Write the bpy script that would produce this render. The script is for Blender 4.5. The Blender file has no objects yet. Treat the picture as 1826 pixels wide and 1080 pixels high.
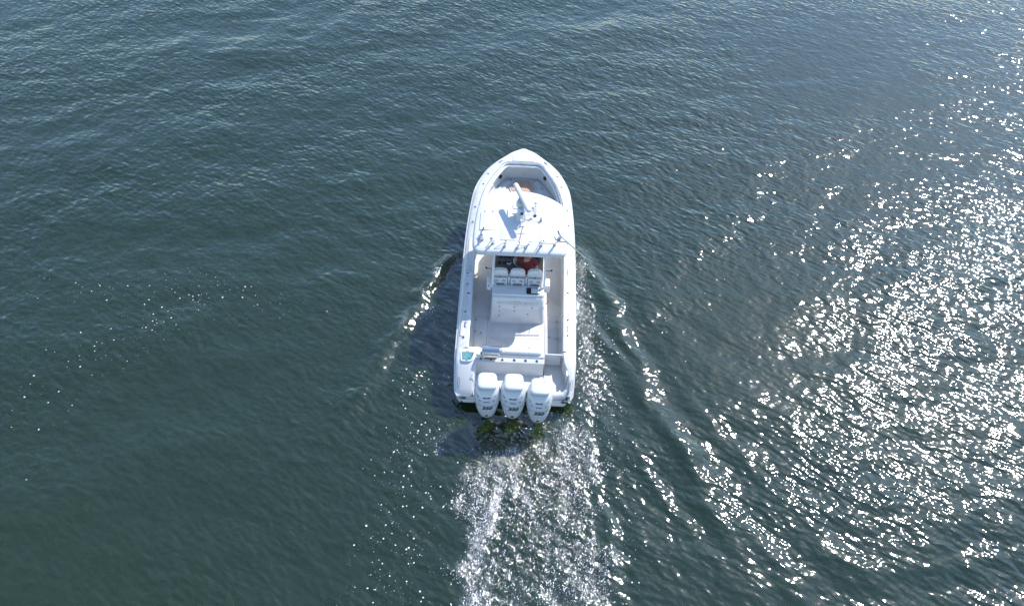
import bpy, bmesh, math, random
import numpy as np
from math import sin, cos, pi, radians, atan2, sqrt, hypot
from mathutils import Vector, Matrix, Euler

S = bpy.context.scene
C = S.collection
random.seed(7)
RNG = np.random.default_rng(11)

# ---------------------------------------------------------------- camera, sky, sun, exposure
cam_d = bpy.data.cameras.new('camera')
cam_d.sensor_width = 36.0
cam_d.lens = 24.01
cam_d.clip_end = 20000
cam = bpy.data.objects.new('camera', cam_d)
C.objects.link(cam)
cam.location = (0, 0, 17.384)
cam.rotation_euler = (radians(40), 0, 0)
S.camera = cam

SUN_AZ, SUN_EL = radians(46), radians(47)       # azimuth from +Y towards +X
world = bpy.data.worlds.new('World')
S.world = world
world.use_nodes = True
wn = world.node_tree
wn.nodes.clear()
sky = wn.nodes.new('ShaderNodeTexSky')
sky.sky_type = 'NISHITA'
sky.sun_disc = False
sky.sun_elevation = SUN_EL
sky.sun_rotation = SUN_AZ
sky.air_density = 1.15
sky.dust_density = .35
sky.ozone_density = 3.8
bg = wn.nodes.new('ShaderNodeBackground')
bg.inputs['Strength'].default_value = 0.15
wo = wn.nodes.new('ShaderNodeOutputWorld')
wn.links.new(sky.outputs[0], bg.inputs[0])
wn.links.new(bg.outputs[0], wo.inputs[0])

sd = bpy.data.lights.new('sun', 'SUN')
sd.energy = 3.5
sd.angle = radians(0.53)
sd.color = (1.0, 0.98, 0.955)
sun = bpy.data.objects.new('sun', sd)
C.objects.link(sun)
dirv = Vector((sin(SUN_AZ) * cos(SUN_EL), cos(SUN_AZ) * cos(SUN_EL), sin(SUN_EL)))
sun.rotation_euler = dirv.to_track_quat('Z', 'Y').to_euler()
sun.location = dirv * 60

S.view_settings.view_transform = 'Standard'
S.view_settings.look = 'None'
S.view_settings.exposure = 0.7
S.view_settings.gamma = 1.0
S.view_settings.use_curve_mapping = False

# ---------------------------------------------------------------- materials
def newmat(name):
    m = bpy.data.materials.new(name)
    m.use_nodes = True
    nt = m.node_tree
    return m, nt, nt.nodes, nt.links, nt.nodes['Principled BSDF']

def solid(name, col, rough=.4, metal=0.0, coat=0.0, noise=0.06, scale=6.0, bump=0.0, bscale=200.0, dirt=None):
    """Principled with a slow tone variation, optional fine relief and faint stains."""
    m, nt, N, Lk, P = newmat(name)
    tc = N.new('ShaderNodeTexCoord')
    nz = N.new('ShaderNodeTexNoise')
    nz.inputs['Scale'].default_value = scale
    nz.inputs['Detail'].default_value = 6
    Lk.new(tc.outputs['Object'], nz.inputs['Vector'])
    mx = N.new('ShaderNodeMix'); mx.data_type = 'RGBA'
    c1 = [max(0, c * (1 - noise)) for c in col]; c2 = [min(1, c * (1 + noise)) for c in col]
    if dirt:
        c1 = dirt
    mx.inputs[6].default_value = (*c1, 1); mx.inputs[7].default_value = (*c2, 1)
    mr = N.new('ShaderNodeMapRange')
    mr.inputs['From Min'].default_value = .3 if not dirt else .28
    mr.inputs['From Max'].default_value = .7 if not dirt else .5
    Lk.new(nz.outputs['Fac'], mr.inputs['Value'])
    Lk.new(mr.outputs[0], mx.inputs[0])
    Lk.new(mx.outputs[2], P.inputs['Base Color'])
    P.inputs['Roughness'].default_value = rough
    P.inputs['Metallic'].default_value = metal
    P.inputs['Coat Weight'].default_value = coat
    P.inputs['Coat Roughness'].default_value = .06
    if bump:
        n2 = N.new('ShaderNodeTexNoise'); n2.inputs['Scale'].default_value = bscale
        Lk.new(tc.outputs['Object'], n2.inputs['Vector'])
        b = N.new('ShaderNodeBump'); b.inputs['Distance'].default_value = bump
        Lk.new(n2.outputs['Fac'], b.inputs['Height'])
        Lk.new(b.outputs[0], P.inputs['Normal'])
    return m

GEL = solid('gelcoat_white', (.63, .63, .63), .22, coat=.4, noise=.03, scale=1.5, dirt=(.58, .58, .57))
NONSKID = solid('nonskid_deck', (.61, .58, .53), .6, noise=.04, scale=3, bump=.002, bscale=260, dirt=(.55, .51, .46))
CAPMAT = solid('gelcoat_cap', (.62, .62, .61), .3, coat=.3, noise=.03, scale=3, dirt=(.56, .55, .53))
COWL = solid('cowling_white', (.62, .63, .64), .2, coat=.8, noise=.02, scale=3)
VINYL = solid('white_vinyl', (.72, .72, .71), .5, noise=.05, scale=9, bump=.001, bscale=120, dirt=(.64, .63, .61))
PIPE = solid('white_painted_tube', (.74, .75, .76), .3, noise=.03)
STEEL = solid('stainless_steel', (.62, .62, .62), .22, metal=1, noise=.12, scale=30)
BRSTEEL = solid('brushed_steel', (.66, .64, .58), .35, metal=1, noise=.1, scale=18)
BLACK = solid('black_plastic', (.015, .015, .018), .35, noise=.2)
SEAM = solid('dark_seam', (.16, .16, .17), .7, noise=.15, scale=30)
FSEAM = solid('faint_seam', (.42, .42, .42), .7, noise=.1, scale=30)
GREY = solid('grey_plastic', (.24, .25, .27), .5, noise=.1)
DASH = solid('dash_taupe', (.105, .095, .088), .55, noise=.15, scale=14)
SCREEN = solid('dark_screen', (.006, .007, .012), .08, noise=.3)
TEAL = solid('livewell_water', (.12, .30, .31), .06, coat=1, noise=.25, scale=8)
TEAK = solid('teak', (.50, .35, .25), .6, noise=.22, scale=22, bump=.001)
TEAKD = solid('teak_frame', (.56, .48, .40), .6, noise=.18, scale=22)
CAULK = solid('pale_caulk', (.62, .56, .48), .7)
SHIRT = solid('red_cotton', (.19, .028, .030), .9, noise=.18, scale=12, bump=.004, bscale=18)
SKIN = solid('skin', (.50, .27, .19), .5, noise=.08, scale=16)
HAIR = solid('brown_hair', (.06, .035, .02), .8, noise=.3, scale=50, bump=.004, bscale=90)
PANTS = solid('khaki_cloth', (.22, .19, .14), .9, noise=.15, scale=12)
DECAL = solid('dark_print', (.03, .035, .05), .4, noise=.1)
TEALH = solid('blue_logo', (.04, .10, .22), .4, noise=.1)
RED = solid('red_handle', (.35, .06, .04), .4)

# ---------------------------------------------------------------- mesh helpers
class MB:
    def __init__(s):
        s.v = []; s.f = []
    def add(s, vs, fs):
        n = len(s.v)
        s.v += [tuple(map(float, p)) for p in vs]
        s.f += [tuple(i + n for i in f) for f in fs]
        return s
    def box(s, c, d, rot=None):
        M = Euler(rot).to_matrix() if rot else None
        vs = []
        for z in (-.5, .5):
            for x, y in ((-.5, -.5), (.5, -.5), (.5, .5), (-.5, .5)):
                p = Vector((x * d[0], y * d[1], z * d[2]))
                if M: p = M @ p
                vs.append(p + Vector(c))
        return s.add(vs, [(3, 2, 1, 0), (4, 5, 6, 7), (0, 1, 5, 4), (1, 2, 6, 5), (2, 3, 7, 6), (3, 0, 4, 7)])
    def loft(s, rings, closed=True, cap0=True, cap1=True):
        n = len(rings[0]); vs = [p for r in rings for p in r]; fs = []
        m = n if closed else n - 1
        for k in range(len(rings) - 1):
            for i in range(m):
                j = (i + 1) % n
                fs.append((k * n + i, k * n + j, (k + 1) * n + j, (k + 1) * n + i))
        if cap0: fs.append(tuple(range(n - 1, -1, -1)))
        if cap1: fs.append(tuple(range((len(rings) - 1) * n, len(rings) * n)))
        return s.add(vs, fs)
    def tube(s, path, r, n=8, caps=True):
        P = [Vector(p) for p in path]
        rs = r if isinstance(r, (list, tuple)) else [r] * len(P)
        rings = []
        up = Vector((0, 0, 1))
        prev = None
        for i, p in enumerate(P):
            t = (P[min(i + 1, len(P) - 1)] - P[max(i - 1, 0)]).normalized()
            if prev is None:
                a = t.cross(up)
                if a.length < .05: a = t.cross(Vector((1, 0, 0)))
                a.normalize()
            else:
                a = (prev - t * prev.dot(t)).normalized()
            b = t.cross(a)
            prev = a
            rings.append([p + (a * cos(2 * pi * k / n) + b * sin(2 * pi * k / n)) * rs[i] for k in range(n)])
        return s.loft(rings, cap0=caps, cap1=caps)
    def lathe(s, c, prof, axis=(0, 0, 1), n=16):
        q = Vector((0, 0, 1)).rotation_difference(Vector(axis).normalized())
        rings = []
        for r, h in prof:
            rings.append([Vector(c) + q @ Vector((r * cos(2 * pi * k / n), r * sin(2 * pi * k / n), h)) for k in range(n)])
        return s.loft(rings)
    def slab(s, poly, z0, z1, bev=.01, steps=3):
        """Polygon pulled up from z0 to z1 with a rounded upper rim."""
        rings = [[(x, y, z0) for x, y in poly], [(x, y, z1 - bev) for x, y in poly]]
        for k in range(1, steps + 1):
            a = pi / 2 * k / steps
            pp = inset(poly, bev * (1 - cos(a)))
            rings.append([(x, y, z1 - bev + bev * sin(a)) for x, y in pp])
        return s.loft(rings)
    def mesh(s, name, angle=35):
        me = bpy.data.meshes.new(name)
        me.from_pydata(s.v, [], s.f)
        me.update()
        bm = bmesh.new(); bm.from_mesh(me)
        bmesh.ops.recalc_face_normals(bm, faces=bm.faces[:])
        bm.to_mesh(me); bm.free()
        me.polygons.foreach_set('use_smooth', [True] * len(me.polygons))
        me.set_sharp_from_angle(angle=radians(angle))
        return me
    def build(s, name, mat, parent, bevel=0, angle=35, segs=2):
        o = bpy.data.objects.new(name, s.mesh(name, angle))
        o.data.materials.append(mat)
        C.objects.link(o)
        if parent: o.parent = parent
        if bevel:
            b = o.modifiers.new('bevel', 'BEVEL')
            b.width = bevel; b.segments = segs; b.limit_method = 'ANGLE'; b.angle_limit = radians(30)
            b.harden_normals = False
        return o

def inset(poly, d):
    n = len(poly); area = sum(poly[i][0] * poly[(i + 1) % n][1] - poly[(i + 1) % n][0] * poly[i][1] for i in range(n))
    sg = 1 if area > 0 else -1
    out = []
    for i in range(n):
        a = Vector(poly[i - 1]); b = Vector(poly[i]); c = Vector(poly[(i + 1) % n])
        e1 = (b - a).normalized() if (b - a).length > 1e-9 else Vector((1, 0))
        e2 = (c - b).normalized() if (c - b).length > 1e-9 else e1
        n1 = Vector((-e1.y, e1.x)) * sg; n2 = Vector((-e2.y, e2.x)) * sg
        m = n1 + n2
        if m.length < 1e-6: m = n1.copy()
        m.normalize()
        k = d / max(.45, m.dot(n1))
        out.append((b.x + m.x * k, b.y + m.y * k))
    return out

def rrect(cx, cy, w, h, r, n=4, ang=0):
    pts = []
    for qx, qy, a0 in ((1, 1, 0), (-1, 1, pi / 2), (-1, -1, pi), (1, -1, 1.5 * pi)):
        for k in range(n + 1):
            a = a0 + pi / 2 * k / n
            pts.append((qx * (w / 2 - r) + r * cos(a), qy * (h / 2 - r) + r * sin(a)))
    ca, sa = cos(ang), sin(ang)
    return [(cx + x * ca - y * sa, cy + x * sa + y * ca) for x, y in pts]

def roundpoly(pts, r, n=5):
    out = []
    m = len(pts)
    rr = r if isinstance(r, (list, tuple)) else [r] * m
    for i in range(m):
        a = Vector(pts[i - 1]); b = Vector(pts[i]); c = Vector(pts[(i + 1) % m])
        d1 = (a - b); d2 = (c - b)
        q = min(rr[i], d1.length * .49, d2.length * .49)
        p0 = b + d1.normalized() * q; p1 = b + d2.normalized() * q
        for k in range(n + 1):
            t = k / n
            p = p0 * (1 - t) ** 2 + b * 2 * t * (1 - t) + p1 * t * t
            out.append((p.x, p.y))
    return out

def catmull(pts, m=6):
    P = [np.array(p, float) for p in pts]
    P = [2 * P[0] - P[1]] + P + [2 * P[-1] - P[-2]]
    out = []
    for i in range(1, len(P) - 2):
        for k in range(m):
            t = k / m
            out.append(.5 * ((2 * P[i]) + (-P[i - 1] + P[i + 1]) * t + (2 * P[i - 1] - 5 * P[i] + 4 * P[i + 1] - P[i + 2]) * t * t + (-P[i - 1] + 3 * P[i] - 3 * P[i + 1] + P[i + 2]) * t ** 3))
    out.append(P[-2])
    return out

def empty(name, loc=(0, 0, 0), rot=(0, 0, 0), parent=None):
    o = bpy.data.objects.new(name, None)
    o.empty_display_size = .3
    C.objects.link(o)
    o.location = loc; o.rotation_euler = rot
    if parent: o.parent = parent
    return o

def tag(o, label=None, cat=None, group=None, kind=None):
    if label: o['label'] = label
    if cat: o['category'] = cat
    if group: o['group'] = group
    if kind: o['kind'] = kind
    return o

def inst(me, name, parent, loc=(0, 0, 0), rot=(0, 0, 0), sc=(1, 1, 1)):
    o = bpy.data.objects.new(name, me)
    C.objects.link(o); o.parent = parent
    o.location = loc; o.rotation_euler = rot; o.scale = sc
    return o

# ================================================================ SEA
BT = Vector((.027, 10.506, 0))                 # boat transom centre at the waterline
BR = Euler((radians(1.5), radians(1.45), -radians(2.09)), 'XYZ')
BM = Matrix.Translation(BT) @ BR.to_matrix().to_4x4()

def axis_coords(a, b, st, far_lo, far_hi, g=1.35):
    mid = list(np.arange(a, b + st * .5, st))
    lo, hi = [], []
    d = st; x = a
    while x > far_lo:
        d *= g; x -= d; lo.append(x)
    d = st; x = b
    while x < far_hi:
        d *= g; x += d; hi.append(x)
    return np.array(lo[::-1] + mid + hi)

XS = axis_coords(-30, 30, .068, -5000, 5000)
ys = [2.0]
while ys[-1] < 44: ys.append(ys[-1] + .05 + .0016 * ys[-1])
y = ys[-1]; d = .2
while y < 9000: y += d; d *= 1.35; ys.append(y)
y = 2.0; d = .1; lo = []
while y > -4000: y -= d; d *= 1.4; lo.append(y)
YS = np.array(lo[::-1] + ys)
NX, NY = len(XS), len(YS)

_waves = []
def mk(n, lmin, lmax, dmean, dspread, slope):
    for _ in range(n):
        lam = lmin * (lmax / lmin) ** RNG.random()
        th = radians(dmean) + RNG.normal() * radians(dspread)
        k = 2 * pi / lam
        _waves.append((k * sin(th), k * cos(th), slope / k / sqrt(n) * sqrt(2), RNG.random() * 2 * pi))
mk(10, 5.0, 11.0, -22, 12, .026)      # long low swell, crests climbing to the right
mk(26, 1.4, 4.0, -14, 26, .052)
mk(34, .55, 1.5, 24, 40, .052)        # wind chop, crests falling to the right
mk(26, .28, .55, 28, 60, .045)
WV = np.array(_waves)

def g2(X, Y, cx, cy, sx, sy):
    return np.exp(-((X - cx) / sx) ** 2 - ((Y - cy) / sy) ** 2)

def smooth(x, a, b):
    t = np.clip((x - a) / (b - a), 0, 1)
    return t * t * (3 - 2 * t)

def calm_zone(X, Y):
    """wind slick: smoother water far out to starboard, gusts nearer"""
    c = 1 - .45 * smooth(Y, 13, 27) * smooth(X, 2, 14)
    c *= 1 - .25 * np.exp(-((X + 6) / 9) ** 2 - ((Y - 9) / 6) ** 2)
    c *= 1 - .42 * np.exp(-((X - 7.5) / 3.0) ** 2 - ((Y - 14) / 4.5) ** 2)
    c *= 1 + .35 * np.exp(-((X - 11) / 5) ** 2 - ((Y - 8) / 4) ** 2)
    return c

def polyd(X, Y, pts):
    """signed distance to a polyline (+ = right of travel), and parameter 0..1 along it"""
    X, Y = X + .09 * np.sin(2.3 * Y + .6 * X) + .05 * np.sin(5.9 * Y + 1), Y + .07 * np.sin(3.1 * X + .7 * Y)
    best = np.full(X.shape, 1e9); par = np.zeros(X.shape); sg = np.ones(X.shape)
    n = len(pts) - 1
    for i in range(n):
        ax, ay = pts[i]; bx, by = pts[i + 1]
        dx, dy = bx - ax, by - ay
        L2 = dx * dx + dy * dy
        t = np.clip(((X - ax) * dx + (Y - ay) * dy) / L2, 0, 1)
        ex = X - ax - t * dx; ey = Y - ay - t * dy
        dd = np.sqrt(ex * ex + ey * ey)
        m = dd < best
        best = np.where(m, dd, best)
        par = np.where(m, (i + t) / n, par)
        sg = np.where(m, np.where(dx * ey - dy * ex < 0, 1.0, -1.0), sg)
    return best * sg, par

ARMS = [  # polyline from the hull outwards, height, half width
    ([(2.0, 17.3), (2.45, 16.9), (2.95, 15.5), (3.55, 13.4), (4.05, 11.3), (4.64, 9.94), (5.3, 8.4), (6.3, 6.4), (7.4, 4.2), (8.2, 2)], .11, .33),
    ([(2.5, 13.6), (2.9, 13.0), (3.69, 11.48), (4.5, 9.7), (5.2, 7.7), (5.84, 5.81), (6.5, 4.0), (7, 2)], .08, .26),
    ([(2.0, 10.6), (2.26, 8.7), (2.45, 7.1), (2.72, 5.3), (3.0, 4.0)], .050, .16),
    ([(3.2, 9.6), (4.03, 7.89), (4.73, 6.66), (5.47, 5.41), (6.3, 4.0), (7, 2)], .045, .24),
    ([(5.0, 11.2), (6.1, 9.4), (7.4, 7.6), (9.2, 5.0), (11.4, 2.0)], .035, .34),
    ([(4.2, 14.6), (6.0, 12.2), (8.2, 9.8), (11.5, 6.0), (15, 2)], .022, .5),
    ([(-1.75, 17.2), (-2.41, 16.43), (-2.75, 15.5), (-3.3, 14.11), (-3.75, 13.1), (-4.2, 12.0), (-4.7, 10.7), (-5.4, 9.2)], .14, .27),
    ([(-2.0, 12.6), (-2.94, 11.6), (-3.9, 11.2), (-4.6, 10.7)], .035, .14),
    ([(-2.2, 10.2), (-3.0, 8.6), (-3.9, 6.8), (-4.8, 5.0)], .03, .3),
]
def arms_h(X, Y):
    h = np.zeros(X.shape)
    for pts, a, w in ARMS:
        d, t = polyd(X, Y, pts)
        env = np.clip(t * 8, 0, 1) * (1 - .45 * t) * (1 - smooth(t, .8, 1.0))
        ww = w * (.7 + .7 * t)
        wob = 1 + .35 * np.sin(X * 3.1 + Y * 2.3) * np.sin(Y * 1.7 - X * .9)
        h += a * env * wob * (np.exp(-(d / ww) ** 2) - .45 * np.exp(-((d + 1.5 * ww) / (1.2 * ww)) ** 2))
    return h

_NT = RNG.random((64, 64))
def vnoise(X, Y):
    xi = np.floor(X).astype(int); yi = np.floor(Y).astype(int); fx = X - xi; fy = Y - yi
    fx = fx * fx * (3 - 2 * fx); fy = fy * fy * (3 - 2 * fy)
    a = _NT[yi % 64, xi % 64]; b = _NT[yi % 64, (xi + 1) % 64]; c = _NT[(yi + 1) % 64, xi % 64]; d = _NT[(yi + 1) % 64, (xi + 1) % 64]
    return (a * (1 - fx) + b * fx) * (1 - fy) + (c * (1 - fx) + d * fx) * fy

def wake_zone(X, Y):
    """0..1 churned water astern"""
    jag = .22 * np.sin(Y * 2.9 + 1.3 * np.sin(Y * 1.1)) + .12 * np.sin(Y * 7.3)
    half_l = -1.15 - .06 * (9.6 - Y) + jag
    half_r = 2.1 + .07 * (9.6 - Y) + .26 * np.sin(Y * 2.1 + 2) + .14 * np.sin(Y * 5.3)
    m = smooth(X, half_l - .35, half_l + .35) * (1 - smooth(X, half_r - .35, half_r + .3))
    front = 9.35 + .25 * np.sin(X * 2.1) + 1.1 * smooth(X, 1.0, 1.9)
    m = m * (1 - smooth(Y, front - .3, front + .25))
    return m

CH = []
for _ in range(60):
    lam = .22 * (1.3 / .22) ** RNG.random(); th = RNG.normal() * 1.0 + 1.35; k = 2 * pi / lam
    CH.append((k * sin(th), k * cos(th), .10 / k / sqrt(60) * 1.4, RNG.random() * 6.28))

def height(X, Y):
    h = np.zeros(X.shape)
    fade = np.clip(1.15 - np.hypot(X, Y - 15) / 70., 0, 1)
    for kx, ky, a, p in WV:
        h += a * np.sin(kx * X + ky * Y + p)
    calm = calm_zone(X, Y)
    h = h * fade * calm * .84
    h += arms_h(X, Y)
    # churn
    wz = wake_zone(X, Y)
    side = g2(X, Y, 2.35, 13.2, .40, 3.0) * .8 + .35 * g2(X, Y, -2.6, 13.0, .8, 2.4)
    q = np.clip(wz + side, 0, 1)
    if q.max() > 0:
        c = np.zeros(X.shape)
        for kx, ky, a, p in CH: c += a * np.sin(kx * X + ky * Y + p)
        h += c * q * 1.6
    h -= .10 * g2(X, Y, 0, 9.85, 1.5, .55)        # hollow behind the engines
    h += .07 * g2(X, Y, -.25, 8.6, .3, .9) + .05 * g2(X, Y, -.6, 6.9, .25, 1.2)
    return h

def foam_density(X, Y):
    wz = wake_zone(X, Y)
    n = .5 + .5 * np.sin(X * 2.7 + np.sin(Y * 1.3) * 1.6) * np.sin(Y * 1.15 + X * .8 + 1)
    bend = X - .12 * (X - .4) * (9.5 - Y) * .35
    st = vnoise(bend * 3.6 + 7 + .5 * np.sin(Y * 1.4), Y * .75) * .6 + vnoise(bend * 9 + 3, Y * 1.9 + X) * .4
    n = np.clip((st - .36) / .3, 0, 1) ** 1.3
    d = wz * (.05 + .64 * n) * (.45 + .55 * smooth(Y, 4.2, 7.5))
    pl, t = polyd(X, Y, [(-.05, 9.15), (-.2, 8.71), (-.45, 7.7), (-.69, 6.66), (-.95, 5.7), (-1.13, 4.6)])
    d += 1.0 * np.exp(-(pl / (.10 + .13 * t)) ** 2) * smooth(Y, 3.6, 5.2) * (.75 + .3 * np.sin(Y * 4.1))
    pl, t = polyd(X, Y, [(.1, 9.3), (.25, 8.4), (.42, 7.5), (.62, 6.6)])
    d += .6 * np.exp(-(pl / .12) ** 2) * (1 - t * .6)
    d += .55 * np.exp(-((X - 1.55 - .1 * (9.5 - Y)) / .42) ** 2) * smooth(Y, 8.2, 9.2) * (1 - smooth(Y, 10.1, 10.6))
    pl, t = polyd(X, Y, [(2.0, 10.5), (2.26, 8.7), (2.45, 7.1), (2.72, 5.2)])
    d += .22 * np.exp(-(pl / .12) ** 2)
    pl, t = polyd(X, Y, [(-1.7, 9.9), (-1.95, 9.5), (-2.1, 9.1)])
    d += .35 * np.exp(-(pl / .16) ** 2)
    for cx_, cy_, sx_, sy_, a_ in ((-2.62, 15.75, .10, .35, .9), (-2.95, 14.9, .12, .2, .5), (-3.5, 13.75, .10, .40, .9), (-3.1, 14.4, .25, .12, .5), (-2.7, 14.2, .2, .3, .3), (2.45, 16.2, .12, .5, .6)):
        d += a_ * np.exp(-((X - cx_ + .25 * (Y - cy_) * (-1 if cx_ < 0 else 0)) / sx_) ** 2 - ((Y - cy_) / sy_) ** 2)
    d += .30 * vnoise(X * 4, Y * 2) * np.exp(-((X + 2.02 + .04 * np.sin(Y * 2)) / .13) ** 2) * smooth(Y, 10.2, 11.5) * (1 - smooth(Y, 16.3, 17.0))
    d += .55 * np.exp(-((X - .03) / .12) ** 2 - ((Y - 9.5) / .4) ** 2) + .3 * np.exp(-((X - .75) / .15) ** 2 - ((Y - 9.4) / .3) ** 2) + .3 * np.exp(-((X + .7) / .15) ** 2 - ((Y - 9.5) / .3) ** 2)
    # starboard side froth, port bow wave crest
    d += .75 * (.3 + 1.1 * vnoise(X * 5, Y * 2.2)) * np.exp(-((X - 2.28 - .08 * np.sin(Y * 2)) / .24) ** 2) * smooth(Y, 10.0, 11.5) * (1 - smooth(Y, 16.1, 16.9))
    d += .35 * vnoise(X * 4 + 9, Y * 1.5) * np.exp(-((X - 2.8) / .35) ** 2) * smooth(Y, 8.0, 10) * (1 - smooth(Y, 13.2, 14.5))
    return np.clip(d, 0, 1.2)

def rough_density(X, Y):
    return np.clip(wake_zone(X, Y) + .7 * g2(X, Y, 2.4, 13.2, .5, 3.2) + .25 * g2(X, Y, -2.9, 13.2, 1.0, 2.6), 0, 1)

GX, GY = np.meshgrid(XS, YS)
GZ = height(GX, GY)
near = (np.abs(GX) < 32) & (GY < 46) & (GY > 0)
GZ = np.where(near, GZ, 0 * GZ)
FD = np.where(near, foam_density(GX, GY), 0)
RD = np.where(near, rough_density(GX, GY), 0)

me = bpy.data.meshes.new('sea')
nv = NX * NY
me.vertices.add(nv)
me.vertices.foreach_set('co', np.stack([GX, GY, GZ], -1).reshape(-1).astype(np.float32))
idx = np.arange(nv).reshape(NY, NX)
quads = np.stack([idx[:-1, :-1], idx[:-1, 1:], idx[1:, 1:], idx[1:, :-1]], -1).reshape(-1, 4)
nf = len(quads)
me.loops.add(nf * 4)
me.loops.foreach_set('vertex_index', quads.reshape(-1).astype(np.int32))
me.polygons.add(nf)
me.polygons.foreach_set('loop_start', np.arange(0, nf * 4, 4, dtype=np.int32))
me.polygons.foreach_set('use_smooth', np.ones(nf, dtype=bool))
me.update(calc_edges=True)
CZ = calm_zone(GX, GY)
for nm, arr in (('foam', FD), ('churn', RD), ('calm', CZ)):
    at = me.attributes.new(nm, 'FLOAT', 'POINT')
    at.data.foreach_set('value', arr.reshape(-1).astype(np.float32))
sea = bpy.data.objects.new('sea', me)
C.objects.link(sea)
tag(sea, kind='structure')

m, nt, N, Lk, P = newmat('sea_water')
tc = N.new('ShaderNodeTexCoord')
def noise_layer(sc, rot, stretch, detail=3, rough=.5, dist=0.0):
    mp = N.new('ShaderNodeMapping'); mp.vector_type = 'TEXTURE'
    mp.inputs['Rotation'].default_value = (0, 0, radians(rot))
    mp.inputs['Scale'].default_value = (stretch, 1, 1)
    Lk.new(tc.outputs['Object'], mp.inputs['Vector'])
    nz = N.new('ShaderNodeTexNoise')
    nz.inputs['Scale'].default_value = sc
    nz.inputs['Detail'].default_value = detail
    nz.inputs['Roughness'].default_value = rough
    nz.inputs['Distortion'].default_value = dist
    Lk.new(mp.outputs[0], nz.inputs['Vector'])
    return nz.outputs['Fac']
def math_(op, a, b=None):
    n = N.new('ShaderNodeMath'); n.operation = op
    for i, v in enumerate((a, b)):
        if v is None: continue
        if isinstance(v, (int, float)): n.inputs[i].default_value = v
        else: Lk.new(v, n.inputs[i])
    return n.outputs[0]
def attr(nm):
    a = N.new('ShaderNodeAttribute'); a.attribute_name = nm
    return a.outputs['Fac']
churn = attr('churn'); foam = attr('foam')
ripA = noise_layer(2.8, -28, 1.7, 2, .47, .3)
ripB = noise_layer(7.0, -35, 2.0, 0, .4, .2)
ripC = noise_layer(6.0, 30, 1.5, 1, .45)
patch = noise_layer(.16, 20, 1.6, 3, .5)
pm = N.new('ShaderNodeMapRange'); pm.inputs['From Min'].default_value = .35; pm.inputs['From Max'].default_value = .62
pm.inputs['To Min'].default_value = .55; pm.inputs['To Max'].default_value = 1.25
Lk.new(patch, pm.inputs['Value'])
h1 = math_('MULTIPLY', ripA, .068)
h2 = math_('MULTIPLY', ripB, .034)
h3 = math_('MULTIPLY', ripC, .016)
hh = math_('ADD', h1, math_('ADD', h2, h3))
hh = math_('MULTIPLY', math_('MULTIPLY', hh, pm.outputs[0]), math_('POWER', attr('calm'), .4))
chn = noise_layer(9.0, 75, 1.8, 4, .6, .8)
hc = math_('MULTIPLY', math_('MULTIPLY', chn, churn), .05)
hh = math_('ADD', hh, hc)
bp = N.new('ShaderNodeBump')
bp.inputs['Distance'].default_value = 1.0
bp.inputs['Strength'].default_value = .92
Lk.new(hh, bp.inputs['Height'])
Lk.new(bp.outputs[0], P.inputs['Normal'])
# body colour: dark green, slowly varying silt
silt = noise_layer(.09, 0, 1.5, 3, .5)
mix = N.new('ShaderNodeMix'); mix.data_type = 'RGBA'
mix.inputs[6].default_value = (.0105, .0225, .0035, 1); mix.inputs[7].default_value = (.015, .030, .0055, 1)
Lk.new(silt, mix.inputs[0])
# foam threads: ridged noise whose width grows with the foam density
fr = noise_layer(3.4, 72, 2.4, 6, .66, 1.4)
rid = math_('ABSOLUTE', math_('SUBTRACT', fr, .5))
fr2 = noise_layer(14.0, 72, 1.7, 4, .7, .8)
rid2 = math_('ABSOLUTE', math_('SUBTRACT', fr2, .5))
w = math_('MULTIPLY', foam, .020)
f1 = math_('SUBTRACT', w, rid); f1 = math_('MULTIPLY', f1, 45.0)
f2 = math_('SUBTRACT', math_('MULTIPLY', foam, .030), rid2); f2 = math_('MULTIPLY', f2, 40.0)
ff = math_('MAXIMUM', f1, f2)
cl = N.new('ShaderNodeClamp'); Lk.new(ff, cl.inputs['Value'])
fmask = math_('MULTIPLY', cl.outputs[0], .6)
# aerated water below the foam is paler and greener
aer = N.new('ShaderNodeMix'); aer.data_type = 'RGBA'
aer.inputs[7].default_value = (.075, .105, .085, 1)
Lk.new(math_('MULTIPLY', foam, .35), aer.inputs[0])
Lk.new(mix.outputs[2], aer.inputs[6])
mix2 = N.new('ShaderNodeMix'); mix2.data_type = 'RGBA'
mix2.inputs[7].default_value = (.66, .62, .62, 1)
Lk.new(fmask, mix2.inputs[0]); Lk.new(aer.outputs[2], mix2.inputs[6])
Lk.new(mix2.outputs[2], P.inputs['Base Color'])
rg = math_('ADD', math_('MULTIPLY', fmask, .4), .068)
Lk.new(rg, P.inputs['Roughness'])
P.inputs['IOR'].default_value = 1.85
P.inputs['Subsurface Weight'].default_value = .6
P.inputs['Subsurface Radius'].default_value = (.5, .9, .8)
P.inputs['Subsurface Scale'].default_value = 1.3
sea.data.materials.append(m)

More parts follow.
